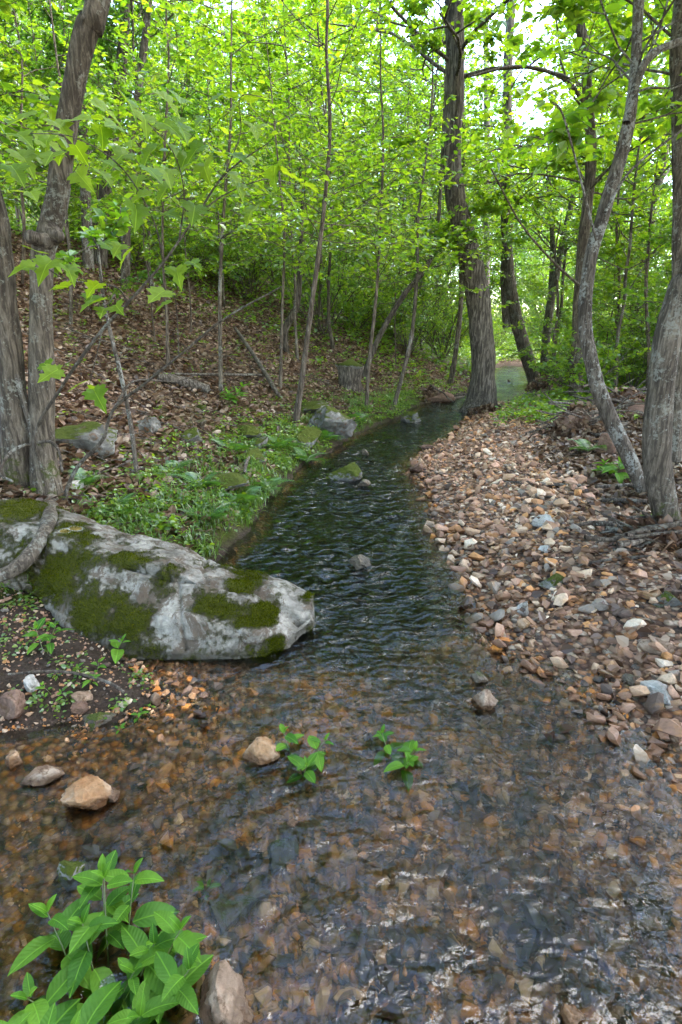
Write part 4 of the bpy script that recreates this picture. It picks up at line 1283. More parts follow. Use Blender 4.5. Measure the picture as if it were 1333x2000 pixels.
traced_tree('stream_sapling', 'thin grey sapling by the water with a slight lean',
            [(770, 795, 9), (790, 720, 8), (806, 640, 7), (815, 540, 6), (818, 420, 5)], M['bark_grey'], M['leaf_light'], top=6.5, nbr=20, zlo=2.0, spread=1.6, sp=SPRAY, seed=30, cat='sapling')
traced_tree('stream_sapling', 'thin dark upright sapling just above the split rock',
            [(716, 800, 8), (722, 700, 7), (735, 580, 6), (742, 470, 5), (748, 330, 5)], M['bark_brown'], M['leaf_light'], top=6, nbr=20, zlo=2.0, spread=1.5, sp=SPRAY, seed=31, cat='sapling')
traced_tree('white_sapling', 'bare pale leaning stem in front of the litter slope',
            [(268, 930, 9), (256, 830, 8), (236, 730, 8), (214, 640, 7), (200, 560, 6), (192, 480, 5)], M['bark_pale'], M['leaf_light'], top=1.9, nbr=3, zlo=1.7, spread=0.4, sp=SPRAY, seed=32, cat='sapling')
traced_tree('slope_tree', 'grey trunk high on the slope between the dark trunk and the maple leaves',
            [(246, 560, 18), (246, 470, 17), (250, 380, 16), (262, 250, 15), (278, 120, 14), (290, 0, 13)], M['bark_grey'], M['leaf_light'], top=13, nbr=12, zlo=4, spread=2.2, sp=CAN, seed=33)
traced_tree('slope_tree', 'pale grey trunk just right of the knobbed trunk on the slope',
            [(166, 470, 22), (168, 380, 20), (164, 280, 18), (160, 150, 17), (165, 0, 16)], M['bark_pale'], M['leaf_mid'], Y=12, top=14, nbr=12, zlo=5, spread=2.2, sp=CAN, seed=34)

# ------------------------------------------------------------------ shrubs of the slope and the far banks
SHR = Spec(levels=1, kids=(6,), ratio=(0.5,), leaves=24, leaf=0.065, flat=0.35, tilt=0.55, width=0.32, up=0.02, wood_levels=2)
def shrub_proto(seed, h, nst, leafmat, bark, leaf=0.065):
    rs = np.random.default_rng(seed)
    wood = Geo(); LP = []; LA = []
    for k in range(nst):
        a = k * 2.4 + rs.uniform(-.4, .4)
        d = unit(np.array((math.cos(a) * 0.6, math.sin(a) * 0.6, rs.uniform(0.7, 1.4))))
        grow(wood, LP, LA, np.array((0, 0, -0.05)), d, h * rs.uniform(0.7, 1.2), 0.010, 0, rs, SHR)
    return wood.mesh('stems', bark), crown_mesh('foliage', LP, LA, SHR, leafmat, rs, leaf)
shrubs = [shrub_proto(501, 1.5, 14, M['leaf_mid'], M['twig'], 0.085), shrub_proto(502, 2.0, 16, M['leaf_light'], M['twig']), shrub_proto(503, 1.0, 12, M['leaf_light'], M['twig'])]
def shrub_copies(label, group, sp_, srange):
    for (x, y) in sp_:
        st, fo = shrubs[int(rsl.integers(0, 3))]
        sd3, ds3 = where(x, y)
        root = thing('shrub', f'{label} {sd3}, {ds3}', 'shrub', (x, y, tz(x, y)), f'{group}, {sd3}, {ds3}')
        s = rsl.uniform(*srange)
        root.rotation_euler = (0, 0, rsl.uniform(0, 6.28)); root.scale = (s, s, s * rsl.uniform(.85, 1.2))
        link('stems', st, root); link('foliage', fo, root)
taken2 = []
def clear_view(sp_):
    px_, py_, _ = project(np.array([(x, y, tz(x, y)) for x, y in sp_]))
    lim = np.interp(px_, [0, 300, 560, 700, 850], [430, 540, 615, 690, 745])
    return [q for q, a, b in zip(sp_, py_, lim) if a < b]

shrub_copies('leafy shrub on the left slope', 'shrubs on the left slope',
             clear_view(spots(150, (9.5, 27), lambda y: (-0.75 * y - 2, 0.35 * y), 1.3, 0.6, taken2, left=True)), (0.8, 1.5))
shrub_copies('leafy shrub on the right flat', 'shrubs on the right bank',
             spots(60, (10.5, 30), lambda y: (0.25 * y, 0.75 * y + 3), 1.3, 0.9, taken2, left=False), (0.6, 1.2))
shrub_copies('leafy shrub up the valley', 'shrubs at the far end of the stream',
             spots(70, (27, 50), lambda y: (-0.1 * y - 2, 0.5 * y + 3), 0.0, 1.0, taken2), (0.9, 2.0))

# ------------------------------------------------------------------ leaf litter, grass and ground cover
def litter(name, n, xr, yr, keep, size, mat, lift=0.012, tilt=0.55, power=1.0):
    y = yr[0] + (yr[1] - yr[0]) * rng.uniform(0, 1, n) ** power
    x = rng.uniform(0, 1, n) * (xr(y)[1] - xr(y)[0]) + xr(y)[0]
    h, d, left = terrain(x, y, True)
    k = keep(x, y, d, left)
    P = np.stack((x, y, h + rng.uniform(0.3, 1.6, n) * lift), 1)[k]
    a = rng.uniform(0, 6.28, len(P))
    g = Geo()
    leaves_geo(g, P, np.stack((np.cos(a), np.sin(a), 0.15 + 0 * a), 1), size, 0.36, tilt, True, rng, 0.0)
    return link(name, g.mesh(name, mat, False))

o = litter('leaf_litter', 60000, lambda y: (-0.75 * y - 1.5, 0.28 * y + 0.2), (2.9, 17), lambda x, y, d, l: l & (d > 0.15) & (rng.uniform(0, 1, len(x)) < 0.35 + 0.65 * ss(0.1, 0.8, d)), 0.075, M['dead_leaf'], power=1.3)
tag(o, 'brown fallen leaves covering the left slope', 'leaves', kind='stuff')
o = litter('leaf_litter', 26000, lambda y: (0.2 * y, 0.75 * y + 1.0), (3.0, 14), lambda x, y, d, l: (~l) & (d > bar_limit(y) * rng.uniform(0.75, 1.1, len(x))), 0.075, M['dead_leaf'])
tag(o, 'brown fallen leaves under the trees of the right bank', 'leaves', kind='stuff')
o = litter('loose_leaves', 4200, lambda y: (0.1 * y, 0.6 * y + 0.5), (1.5, 11), lambda x, y, d, l: (~l) & (d > 0.02) & (d < bar_limit(y)) & (fbm2(x, y, 1.7, 3, 91) > -0.1), 0.06, M['dead_leaf'], 0.035)
tag(o, 'scattered dead leaves lying on the gravel bar', 'leaves', kind='stuff')

def twig_litter(name, n, xr, yr, keep):
    y = rng.uniform(yr[0], yr[1], n); lo, hi = xr(y); x = lo + (hi - lo) * rng.uniform(0, 1, n)
    h, d, left = terrain(x, y, True)
    g = Geo()
    for i in np.where(keep(x, y, d, left))[0]:
        a = rng.uniform(0, 6.28); L = rng.uniform(0.15, 0.7)
        t = np.linspace(-.5, .5, 4)
        q = np.stack((x[i] + np.cos(a) * t * L, y[i] + np.sin(a) * t * L, 0 * t), 1) + rng.normal(0, 0.012, (4, 3))
        q[:, 2] = terrain(q[:, 0], q[:, 1]) + 0.02 + rng.uniform(0, 0.03)
        tube(g, q, np.linspace(1, 0.5, 4) * rng.uniform(0.003, 0.009), 5)
    return tag(link(name, g.mesh(name, M['dead_wood'])), 'thin broken twigs strewn over the litter of the slope', 'twigs', kind='stuff')
twig_litter('twig_litter', 420, lambda y: (-0.7 * y, 0.2 * y), (3.2, 11), lambda x, y, d, l: l & (d > 0.5))

def blades(name, P, length, lean, mat, width=0.006):
    n = len(P)
    a = rng.uniform(0, 6.28, n)
    d = np.stack((np.cos(a), np.sin(a), 0 * a), 1)
    s = np.stack((-np.sin(a), np.cos(a), 0 * a), 1)
    l = (length * rng.uniform(0.5, 1.3, n))[:, None]
    ln = (lean * rng.uniform(0.3, 1.5, n))[:, None]
    up = np.array((0, 0, 1.0))
    w = width * rng.uniform(0.7, 1.4, n)[:, None]
    p1 = P + up * l * 0.5 + d * l * ln * 0.2
    p2 = P + up * l * (0.85 - 0.2 * ln) + d * l * ln * 0.6
    p3 = P + up * l * (0.95 - 0.45 * ln) + d * l * ln * 1.1
    V = np.stack((P - s * w * .6, P + s * w * .6, p1 - s * w, p1 + s * w, p2 - s * w * .7, p2 + s * w * .7, p3), 1).reshape(-1, 3)
    b = np.arange(n)[:, None] * 7
    g = Geo()
    g.add(V, [np.vstack((b + np.array([0, 1, 3, 2]), b + np.array([2, 3, 5, 4]))), b + np.array([4, 5, 6])])
    return link(name, g.mesh(name, mat, False))

def scatter(n, xr, yr, prob):
    y = rng.uniform(yr[0], yr[1], n); lo, hi = xr(y)
    x = lo + (hi - lo) * rng.uniform(0, 1, n)
    h, d, left = terrain(x, y, True)
    k = rng.uniform(0, 1, n) < prob(x, y, d, left)
    return np.stack((x, y, h), 1)[k]

def bank_prob(x, y, d, l):
    cl = ss(0.05, 0.7, fbm2(x, y, 4.2, 4, 71) + 0.18)
    return np.where(l & (y > 2.75), ss(-0.03, 0.05, d) * (1 - ss(0.45, 1.0, d)) * cl, 0)
P = scatter(80000, lambda y: (-2.2 + 0 * y, 0.2 * y + 0.3), (2.75, 12), bank_prob)
tag(blades('bank_grass', P, 0.11, 0.9, M['grass'], 0.0032), 'green grass along the left edge of the stream', 'grass', kind='stuff')

def cover(name, label, P, size, k, spread, hgt, mat):
    """small leafy herbs: k leaves each around a short stalk"""
    n = len(P)
    a = (np.arange(k) * 2.4)[None, :] + rng.uniform(0, 6.28, (n, 1))
    r = spread * rng.uniform(0.3, 1.0, (n, k))
    z = hgt * rng.uniform(0.3, 1.2, (n, 1)) * rng.uniform(0.6, 1.1, (n, k))
    Q = P[:, None, :] + np.stack((np.cos(a) * r, np.sin(a) * r, z), -1)
    A = np.stack((np.cos(a), np.sin(a), 0 * a + 0.1), -1)
    g = Geo()
    leaves_geo(g, Q.reshape(-1, 3), A.reshape(-1, 3), size, 0.36, 0.35, True, rng, 0.1)
    return tag(link(name, g.mesh(name, mat, False)), label, 'ground cover', kind='stuff')

P = scatter(36000, lambda y: (-0.75 * y - 1, 0.25 * y), (2.8, 14), lambda x, y, d, l: np.where(l & (d > 0.03), 0.022 + 0.75 * (1 - ss(0.3, 1.4, d)) * ss(-0.2, 0.4, fbm2(x, y, 2.0, 3, 77) + 0.2) + 0.05 * ss(6, 10, y), 0))
cover('ground_cover', 'small green herbs growing along the left bank and slope', P, 0.038, 6, 0.045, 0.07, M['leaf_mid'])
P = scatter(16000, lambda y: (-0.75 * y - 1, 0.35 * y + 3), (11, 34), lambda x, y, d, l: np.where(l & (d > 0.2), 0.6 * ss(11, 16, y), 0))
cover('ground_cover', 'bright green undergrowth at the top of the left slope', P, 0.09, 6, 0.12, 0.25, M['leaf_mid'])
P = scatter(15000, lambda y: (0.2 * y, 0.8 * y + 3), (6.5, 34), lambda x, y, d, l: np.where((~l) & (d > 0.9), ss(7, 10, y) * ss(-0.3, 0.2, fbm2(x, y, 1.1, 3, 78) + 0.1 * (y - 8)), 0))
cover('ground_cover', 'bright green undergrowth on the flat behind the gravel bar', P, 0.07, 7, 0.10, 0.20, M['leaf_light'])
P = scatter(5000, lambda y: (3.0 + 0 * y, 13.0 + 0 * y), (21, 36), lambda x, y, d, l: np.where(d > 0.15, 0.9, 0))
cover('ground_cover', 'low green plants round the far end of the visible water', P, 0.10, 6, 0.12, 0.16, M['leaf_mid'])
P = scatter(1500, lambda y: (-2.4 + 0 * y, -0.3 + 0 * y), (1.4, 2.75), lambda x, y, d, l: np.where(l & (d > -0.02), 0.35 * ss(-0.2, 0.3, fbm2(x, y, 3.5, 3, 79)) + 0.03, 0))
cover('ground_cover', 'tiny green seedlings on the dark soil below the boulder', P, 0.020, 6, 0.022, 0.03, M['leaf_mid'])
P = scatter(900, lambda y: (1.6 + 0 * y, 5.2 + 0 * y), (8.0, 11.5), lambda x, y, d, l: np.where((~l) & (d > 0.5) & (d < 2.2), 0.8, 0))
cover('ground_cover', 'patch of fresh green weeds at the upper end of the gravel bar', P, 0.06, 8, 0.07, 0.22, M['leaf_light'])

# ------------------------------------------------------------------ single leaves, herbs, ferns
def herb_leaf_mesh(name, mat, seed, wid=0.30, droop=0.30, fold=0.25, nx=9):
    rs = np.random.default_rng(seed)
    xs_ = np.linspace(0, 1, nx)
    w = wid * 1.75 * (xs_ ** 0.65) * ((1 - xs_) ** 0.85); w[0] = 0.012; w[-1] = 0.002
    t = np.array((-1, -0.5, 0, 0.5, 1.0))
    X = np.repeat(xs_[:, None], 5, 1); Yv = w[:, None] * t[None, :]
    Z = fold * np.abs(Yv) - droop * X ** 2 + 0.010 * np.sin(X * 9 + np.abs(t)[None, :] * 4 + seed) * np.abs(t)[None, :]
    V = np.stack((X, Yv, Z), -1).reshape(-1, 3)
    i = np.arange(nx - 1)[:, None] * 5; j = np.arange(4)[None, :]
    g = Geo(); g.add(V, np.stack((i + j, i + j + 5, i + j + 6, i + j + 1), -1).reshape(-1, 4))
    return g.mesh(name, mat)

def lobed_leaf_mesh(name, mat, seed, fold=0.3, droop=0.25):
    half = [(-0.06, 0.08), (-0.12, 0.27), (0.02, 0.27), (0.02, 0.42), (0.12, 0.52), (0.22, 0.40), (0.34, 0.53), (0.44, 0.34), (0.50, 0.17), (0.68, 0.27), (0.72, 0.17), (1.0, 0.0)]
    out_ = [(0, 0)] + half + [(x, -y) for x, y in half[-2::-1]]
    inner = [(0.35 + 0.5 * (x - 0.35), 0.5 * y) for x, y in out_]
    n = len(out_)
    V = np.array([(0.35, 0)] + inner + out_)
    rs = np.random.default_rng(seed)
    z = fold * np.abs(V[:, 1]) - droop * (V[:, 0] ** 2 + 0.9 * V[:, 1] ** 2) + rs.normal(0, 0.012, len(V))
    V = np.column_stack((V, z))
    a = np.arange(n); b = (a + 1) % n
    g = Geo(); g.add(V, [np.stack((0 * a, 1 + a, 1 + b), 1), np.stack((1 + a, 1 + n + a, 1 + n + b, 1 + b), 1)])
    return g.mesh(name, mat)

HERB = [herb_leaf_mesh('leaf', M['herb_leaf'], k, 0.38 + 0.03 * k, 0.18 + 0.14 * k, 0.30) for k in range(4)]
LOBED = [lobed_leaf_mesh('leaf', M['maple_leaf'], k, 0.12 + 0.12 * k, 0.12 + 0.14 * k) for k in range(4)]

def place_leaf(mesh, parent, pos, axis, normal, size):
    x = Vector(axis).normalized()
    z = Vector(normal); z = (z - x * z.dot(x)).normalized()
    y = z.cross(x)
    Mx = Matrix((x, y, z)).transposed()
    base = Vector(parent.location)
    return link('leaf', mesh, parent, Vector(pos) - base, Mx.to_euler(), size)

def herb(name, label, base, stems, leaf_len, pairs, seed, cat='plant', spread=0.05, hgt=0.2, toward=None, stem_r=0.0025):
    rs = np.random.default_rng(seed)
    base = np.array(base, float)
    root = thing(name, label, cat, base)
    for k in range(stems):
        a = k * 2.4 + rs.uniform(-0.4, 0.4)
        r = spread * math.sqrt((k + 0.3) / stems)
        p0 = base + np.array((math.cos(a) * r, math.sin(a) * r, -0.02))
        H = hgt * rs.uniform(0.65, 1.15)
        d = np.array((math.cos(a) * 0.35, math.sin(a) * 0.35, 1.0)) * 1.0
        pts = np.array([p0 + unit(d) * H * t + np.array((math.cos(a), math.sin(a), 0)) * 0.12 * H * t * t for t in np.linspace(0, 1, 6)])
        g = Geo(); tube(g, pts - base, np.linspace(stem_r, stem_r * 0.5, 6), 6)
        link('stem', g.mesh('stem', M['stem_green']), root)
        az = rs.uniform(0, 6.28)
        for j in range(pairs):
            t = 0.35 + 0.65 * (j + 0.6) / pairs
            q = pts[0] + (pts[-1] - pts[0]) * min(t, 1)
            i = min(int(t * 5), 4); q = pts[i] + (pts[i + 1] - pts[i]) * (t * 5 - i)
            az += 1.57 + rs.normal(0, 0.25)
            for sgn in (0, math.pi):
                b = az + sgn + rs.normal(0, 0.15)
                up = 0.15 + 0.45 * (j / max(1, pairs - 1)) + rs.normal(0, 0.12)
                ax = np.array((math.cos(b), math.sin(b), up))
                nr = np.array((-math.cos(b) * 0.4, -math.sin(b) * 0.4, 1.0)) + rs.normal(0, 0.18, 3)
                sz = leaf_len * rs.uniform(0.6, 1.2) * (1.0 if j < pairs - 1 else 0.72)
                place_leaf(HERB[int(rs.integers(0, 4))], root, q + unit(ax) * 0.008, ax, nr, sz)
        # young leaves at the tip
        for sgn in (0, 2.6):
            b = az + 1.2 + sgn
            place_leaf(HERB[0], root, pts[-1], (math.cos(b) * 0.5, math.sin(b) * 0.5, 0.9), (-math.cos(b), -math.sin(b), 0.5), leaf_len * 0.45)
    return root

herb('leafy_plant', 'large clump of bright green pointed leaves in the lower left corner', ground(205, 1985), 15, 0.098, 3, 601, spread=0.135, hgt=0.205)
herb('leafy_plant', 'young green plant standing in the shallow water behind the orange stone', ground(585, 1515), 3, 0.068, 3, 602, spread=0.05, hgt=0.17)
herb('leafy_plant', 'small green plant in the shallow water right of the taller one', ground(775, 1505), 3, 0.075, 3, 603, spread=0.035, hgt=0.14)
herb('leafy_plant', 'tiny green sprig beside the large leafy clump', ground(388, 1760), 1, 0.05, 2, 604, spread=0.01, hgt=0.10)
herb('leafy_plant', 'broad leaved herb on the dark soil below the boulder', ground(88, 1275), 2, 0.085, 3, 605, spread=0.02, hgt=0.17)
herb('leafy_plant', 'low green herb at the water corner of the boulder', ground(222, 1282), 1, 0.09, 2, 606, spread=0.01, hgt=0.09)
herb('leafy_plant', 'creeping green herb at the tip of the low soil bank', ground(255, 1408), 5, 0.032, 3, 607, spread=0.09, hgt=0.06, stem_r=0.0015)
herb('leafy_plant', 'small herb between the twig and the water on the low bank', ground(160, 1345), 5, 0.034, 3, 608, spread=0.12, hgt=0.06, stem_r=0.0015)
herb('leafy_plant', 'green seedling growing at the foot of the curved pale trunk', ground(1195, 935), 3, 0.16, 3, 609, spread=0.06, hgt=0.20)
herb('leafy_plant', 'leafy seedling on the leaf covered slope above the mossy stones', ground(450, 790), 4, 0.17, 3, 610, spread=0.10, hgt=0.22)
herb('leafy_plant', 'lone small green sprout at the base of the mossy right trunk', ground(1255, 1030), 1, 0.09, 2, 611, spread=0.01, hgt=0.08)

def frond_mesh(seed, npairs=15):
    rs = np.random.default_rng(seed)
    g = Geo()
    t = np.linspace(0, 1, 12)
    path = np.stack((t * 0.86, 0.05 * np.sin(t * 3), 0.55 * t - 0.62 * t ** 2), 1)
    tube(g, path, np.linspace(0.010, 0.003, 12), 4)
    for k in range(npairs):
        u = 0.12 + 0.86 * k / npairs
        q = np.array([np.interp(u, t, path[:, c]) for c in range(3)])
        L = 0.24 * math.sin(math.pi * min(0.98, 0.14 + 0.86 * u ** 0.8)) + 0.015
        for s in (-1, 1):
            tip = q + np.array((0.35 * L, s * L, -0.12 * L))
            w = np.array((0.020, 0, 0.0))
            g.add(np.stack((q - w, q + w, q + (tip - q) * 0.6 + w * 0.9 + np.array((0, 0, .01)), tip, q + (tip - q) * 0.6 - w * 0.7 + np.array((0, 0, .01)))), np.array([[0, 1, 2, 3], [0, 3, 4, 0]])[:1])
            g.F.append(np.array([[0, 3, 4]]) + g.n - 5)
    return g.mesh('frond', M['fern'], False)
FROND = [frond_mesh(k, 14 + 2 * k) for k in range(3)]
def fern(label, px, py, size, n, seed):
    rs = np.random.default_rng(seed)
    p = ground(px, py)
    root = thing('fern', label, 'fern', p)
    for k in range(n):
        a = k * 6.283 / n + rs.uniform(-0.3, 0.3)
        link('frond', FROND[k % 3], root, (0, 0, 0.0), (rs.normal(0, 0.15), rs.uniform(-0.6, -0.15), a), 1.25 * size * rs.uniform(0.75, 1.15))
fern('bright fern arching over the grassy water edge behind the boulder', 405, 1020, 0.24, 6, 1)
fern('fern poking up behind the mossy tip of the boulder', 515, 1128, 0.13, 5, 2)
fern('fern on the mossy bank left of the split rock', 545, 880, 0.34, 6, 3)
fern('fern at the foot of the split grey rock by the water', 632, 862, 0.36, 6, 4)
fern('fern low on the bank in front of the bare pale stem', 340, 925, 0.27, 6, 5)
fern('fern just right of the forked bare shrub at left', 165, 955, 0.22, 6, 6)
fern('fern half hidden in grass above the boulder', 230, 1010, 0.20, 5, 7)
fern('fern beside the brown block under the driftwood pile', 1148, 885, 0.30, 5, 8)
fern('fern in the grass at the undercut edge of the stream', 520, 960, 0.26, 6, 9)

fern('fern spreading over the mossy ground between the two stick ends', 470, 985, 0.28, 6, 10)
fern('low fern in the middle of the mossy bank', 395, 955, 0.26, 6, 11)
fern('fern at the bank edge above the mossy stream rock', 600, 905, 0.30, 6, 12)
fern('fern among stones near the rotten log', 455, 885, 0.28, 5, 13)
fern('fern on the upper bank right of the split rock', 700, 825, 0.32, 5, 14)

# ------------------------------------------------------------------ the near lobed-leaf sapling on the left
mb = ground(122, 978)
maple = thing('lobed_leaf_sapling', 'near sapling with arching bare stems and large lobed leaves at left', 'sapling', mb)
def mtube(pix, name='branch'):
    add_tube_part(maple, name, pix, M['twig'], 8, 0.06)
my = float(mb[1])
mtube([(122, 980, 8.8, my), (150, 915, 7.5, my - .05), (200, 860, 6.8, my - .1), (222, 800, 6.1, my - .15), (280, 752, 5.4, my - .2), (350, 695, 4.8, my - .25), (440, 622, 4.1, my - .3), (550, 560, 2.7, my - .4)], 'stem')
mtube([(118, 975, 7.5, my), (68, 862, 6.1, my - .1), (125, 750, 6.1, my - .2), (200, 645, 6.1, my - .3), (250, 592, 5.4, my - .35), (320, 512, 4.8, my - .4), (385, 420, 4.1, my - .45), (440, 340, 3.4, my - .5), (530, 275, 2.0, my - .6)], 'stem')
mtube([(222, 800, 4.8, my - .15), (262, 745, 4.1, my), (340, 745, 2.7, my + .2), (390, 730, 2.0, my + .3)])
mtube([(250, 592, 4.1, my - .35), (225, 560, 3.4, my - .5), (130, 545, 2.7, my - .7), (60, 500, 2.0, my - .8)])
mtube([(320, 512, 4.1, my - .4), (300, 430, 2.7, my - .6), (240, 330, 2.7, my - .8), (150, 270, 2.0, my - 1.0), (60, 260, 1.7, my - 1.1)])
mtube([(350, 470, 3.4, my - .42), (360, 380, 2.7, my - .6), (340, 300, 2.0, my - .8), (290, 240, 1.7, my - .9)])
mtube([(385, 420, 3.4, my - .45), (440, 380, 2.7, my - .4), (520, 350, 2.0, my - .3), (580, 360, 1.4, my - .2)])
mtube([(440, 340, 2.7, my - .5), (470, 260, 2.0, my - .5), (470, 190, 1.7, my - .6), (520, 190, 1.4, my - .6)])
mtube([(350, 695, 2.7, my - .25), (345, 600, 2.0, my - .4), (335, 560, 1.7, my - .5)])
mtube([(125, 750, 2.7, my - .2), (100, 730, 2.0, my - .4), (90, 716, 1.4, my - .5)])
mtube([(200, 645, 2.7, my - .3), (190, 690, 2.0, my - .4), (175, 752, 1.4, my - .45)])
mtube([(225, 575, 2.7, my - .45), (215, 590, 2.0, my - .55), (200, 600, 1.4, my - .6)])
LP_ = [(75, 222), (145, 238), (72, 268), (102, 268), (152, 278), (128, 295), (95, 295), (20, 325), (62, 372), (10, 345), (200, 232), (195, 255), (232, 245), (285, 225), (318, 232),
       (345, 245), (365, 232), (262, 278), (200, 308), (215, 312), (190, 332), (238, 345), (288, 320), (322, 322), (372, 330), (345, 345), (382, 278), (366, 302), (400, 282), (435, 335),
       (395, 318), (425, 375), (465, 185), (445, 192), (515, 198), (470, 205), (490, 245), (540, 330), (508, 342), (552, 345), (560, 372), (530, 372), (365, 412), (378, 398), (410, 375),
       (340, 362), (200, 480), (230, 475), (262, 487), (65, 492), (125, 525), (100, 512), (200, 560), (210, 605), (195, 592), (218, 596), (340, 592), (318, 566), (352, 522), (372, 510),
       (97, 718), (80, 715), (112, 726), (176, 755), (168, 748), (183, 760), (250, 300), (300, 290), (330, 280), (275, 345), (150, 330), (40, 300), (110, 232), (410, 240), (420, 300),
       (300, 385), (260, 400), (450, 300), (480, 300), (320, 420), (60, 520), (30, 260), (180, 200), (240, 190), (300, 180), (350, 190), (590, 355), (500, 400), (465, 360), (140, 560), (180, 575)]
rsm = np.random.default_rng(5)
for lx, ly in LP_:
    Yl = my - (0.45 + 0.6 * rsm.uniform(0, 1) if lx < 330 else rsm.uniform(0.2, 0.7)) * (1.0 if ly < 620 else 0.6)
    p = at(lx + rsm.normal(0, 4), ly + rsm.normal(0, 4), Yl)
    a = rsm.uniform(-2.6, -0.5) if rsm.uniform() < 0.7 else rsm.uniform(0, 6.28)
    ax = np.array((math.cos(a), math.sin(a) * 0.8, rsm.uniform(-0.7, 0.1)))
    nr = np.array((rsm.normal(0, 0.35), rsm.normal(-0.25, 0.35), 1.0))
    place_leaf(LOBED[int(rsm.integers(0, 4))], maple, p, ax, nr, rsm.uniform(0.095, 0.15))

# ------------------------------------------------------------------ rocks with a place of their own
rock('rock', 'mossy grey rock split by a ledge above the water, left bank', 640, 850, 120, 70, M['grey_rock'], 31, deep=0.8, rz=0.3)
rock('rock', 'flat grey slab lying on top of the split rock', 615, 812, 85, 26, M['grey_rock'], 32, deep=0.8, rz=-0.3, sink=0.05)
rock('rock', 'grey rock half buried in moss left of the split rock', 600, 868, 62, 38, M['mossy_rock'], 33)
rock('rock', 'large dark lichen covered rock right of the knobbed trunk', 165, 885, 130, 62, M['grey_rock'], 34, deep=0.7)
rock('rock', 'small pale flat rock behind the shrub stems', 135, 960, 44, 26, M['white_rock'], 35)
rock('rock', 'round moss topped stone in the litter', 368, 866, 50, 34, M['mossy_rock'], 36)
rock('rock', 'pale round stone with dark side in the litter', 290, 845, 46, 34, M['grey_rock'], 37)
rock('rock', 'small dark stone high in the litter', 396, 805, 24, 20, M['mossy_rock'], 38)
rock('rock', 'low dark rock under the fallen stick', 390, 832, 34, 16, M['wet_rock'], 39)
rock('rock', 'bright mossy mound on the bank in the grass', 488, 905, 72, 30, M['mossy_rock'], 40, deep=1.2)
rock('rock', 'grey pointed stone behind the mossy mound', 512, 880, 34, 32, M['grey_rock'], 41)
rock('rock', 'green mossy mound above the mossy bank stones', 480, 850, 60, 28, M['mossy_rock'], 42, deep=1.2)
rock('rock', 'mossy mound among grass close to the water', 430, 955, 90, 26, M['mossy_rock'], 43, deep=1.2)
rock('rock', 'moss covered rock sloping out of the stream', 680, 938, 86, 44, M['mossy_rock'], 44, level=0.0, deep=0.9, rz=-0.3, sink=0.3)
rock('rock', 'small brown rock beside the mossy stream rock', 710, 950, 26, 18, M['wet_rock'], 45, level=0.0, sink=0.3)
rock('rock', 'small mossy dark rock in mid stream', 708, 1110, 44, 28, M['wet_rock'], 46, level=0.0, sink=0.3)
rock('rock', 'triangular mossy rock in the pool left of the big trunk', 806, 824, 46, 26, M['mossy_rock'], 47, level=0.0, sink=0.3)
rock('rock', 'flat brown rock breaking the water near the gravel bar', 832, 878, 30, 14, M['brown_rock'], 48, level=0.0, sink=0.3)
rock('rock', 'dark lump at the water edge of the gravel bar', 818, 925, 28, 28, M['brown_rock'], 49, level=0.0, sink=0.2)
rock('rock', 'tiny dark rock in the fast water by the bank', 714, 888, 14, 12, M['wet_rock'], 50, level=0.0, sink=0.2)
rock('rock', 'square brown block under the driftwood pile', 1182, 888, 34, 40, M['brown_rock'], 51, sink=0.15)
rock('rock', 'tan block beside the curved trunk foot', 1268, 905, 40, 24, M['tan_rock'], 52)
rock('stone', 'rounded orange and white stone left of the young water plant', 507, 1488, 68, 40, M['orange_rock'], 61, cat='stone', level=0.0, sink=0.25)
rock('stone', 'pale faceted stone with orange flank in the left shallows', 162, 1580, 78, 62, M['orange_rock'], 62, cat='stone', level=0.0, sink=0.2, rz=0.4)
rock('stone', 'small tail stone touching the pale faceted one', 218, 1560, 40, 18, M['tan_rock'], 63, cat='stone', level=0.0, sink=0.3)
rock('stone', 'long tan stone lying slanted near the left edge', 75, 1530, 88, 34, M['tan_rock'], 64, cat='stone', level=0.0, sink=0.3, rz=0.6, deep=0.5)
rock('stone', 'orange brown stone at the left edge of the shallows', 22, 1495, 34, 30, M['orange_rock'], 65, cat='stone', level=0.0, sink=0.3)
rock('stone', 'reddish angular block at the left frame edge', 25, 1412, 60, 52, M['brown_rock'], 66, cat='stone', sink=0.15)
rock('stone', 'white crystalline stone above the reddish block', 62, 1360, 36, 34, M['white_rock'], 67, cat='stone', sink=0.15)
rock('stone', 'purple brown flat stone at the edge of the low bank', 155, 1392, 44, 18, M['brown_rock'], 68, cat='stone', sink=0.2)
rock('stone', 'tan oblong stone behind the purple brown one', 160, 1376, 48, 20, M['tan_rock'], 69, cat='stone', sink=0.2)
rock('stone', 'long submerged dark slab off the low bank', 190, 1420, 84, 34, M['wet_rock'], 70, cat='stone', level=-0.01, sink=0.4, rz=0.3, deep=0.6)
rock('stone', 'upright tan chip at the tip of the low bank', 306, 1385, 22, 30, M['tan_rock'], 71, cat='stone', sink=0.15)
rock('stone', 'large tan stone at the bottom edge of the picture', 432, 1990, 118, 84, M['tan_rock'], 72, cat='stone', level=-0.005, sink=0.25)
rock('stone', 'flat tan stone under the water at the bottom edge', 700, 2010, 90, 40, M['tan_rock'], 73, cat='stone', level=-0.05, sink=0.35)
rock('stone', 'small pale stone at the bottom edge right of centre', 1122, 2000, 50, 32, M['orange_rock'], 74, cat='stone', level=-0.005, sink=0.3)
rock('stone', 'yellowish flat stone in the middle shallows', 567, 1635, 58, 32, M['tan_rock'], 75, cat='stone', level=-0.03, sink=0.35)
rock('stone', 'pinkish grey drowned stone below the yellowish one', 548, 1695, 80, 60, M['wet_rock'], 76, cat='stone', level=-0.06, sink=0.35)
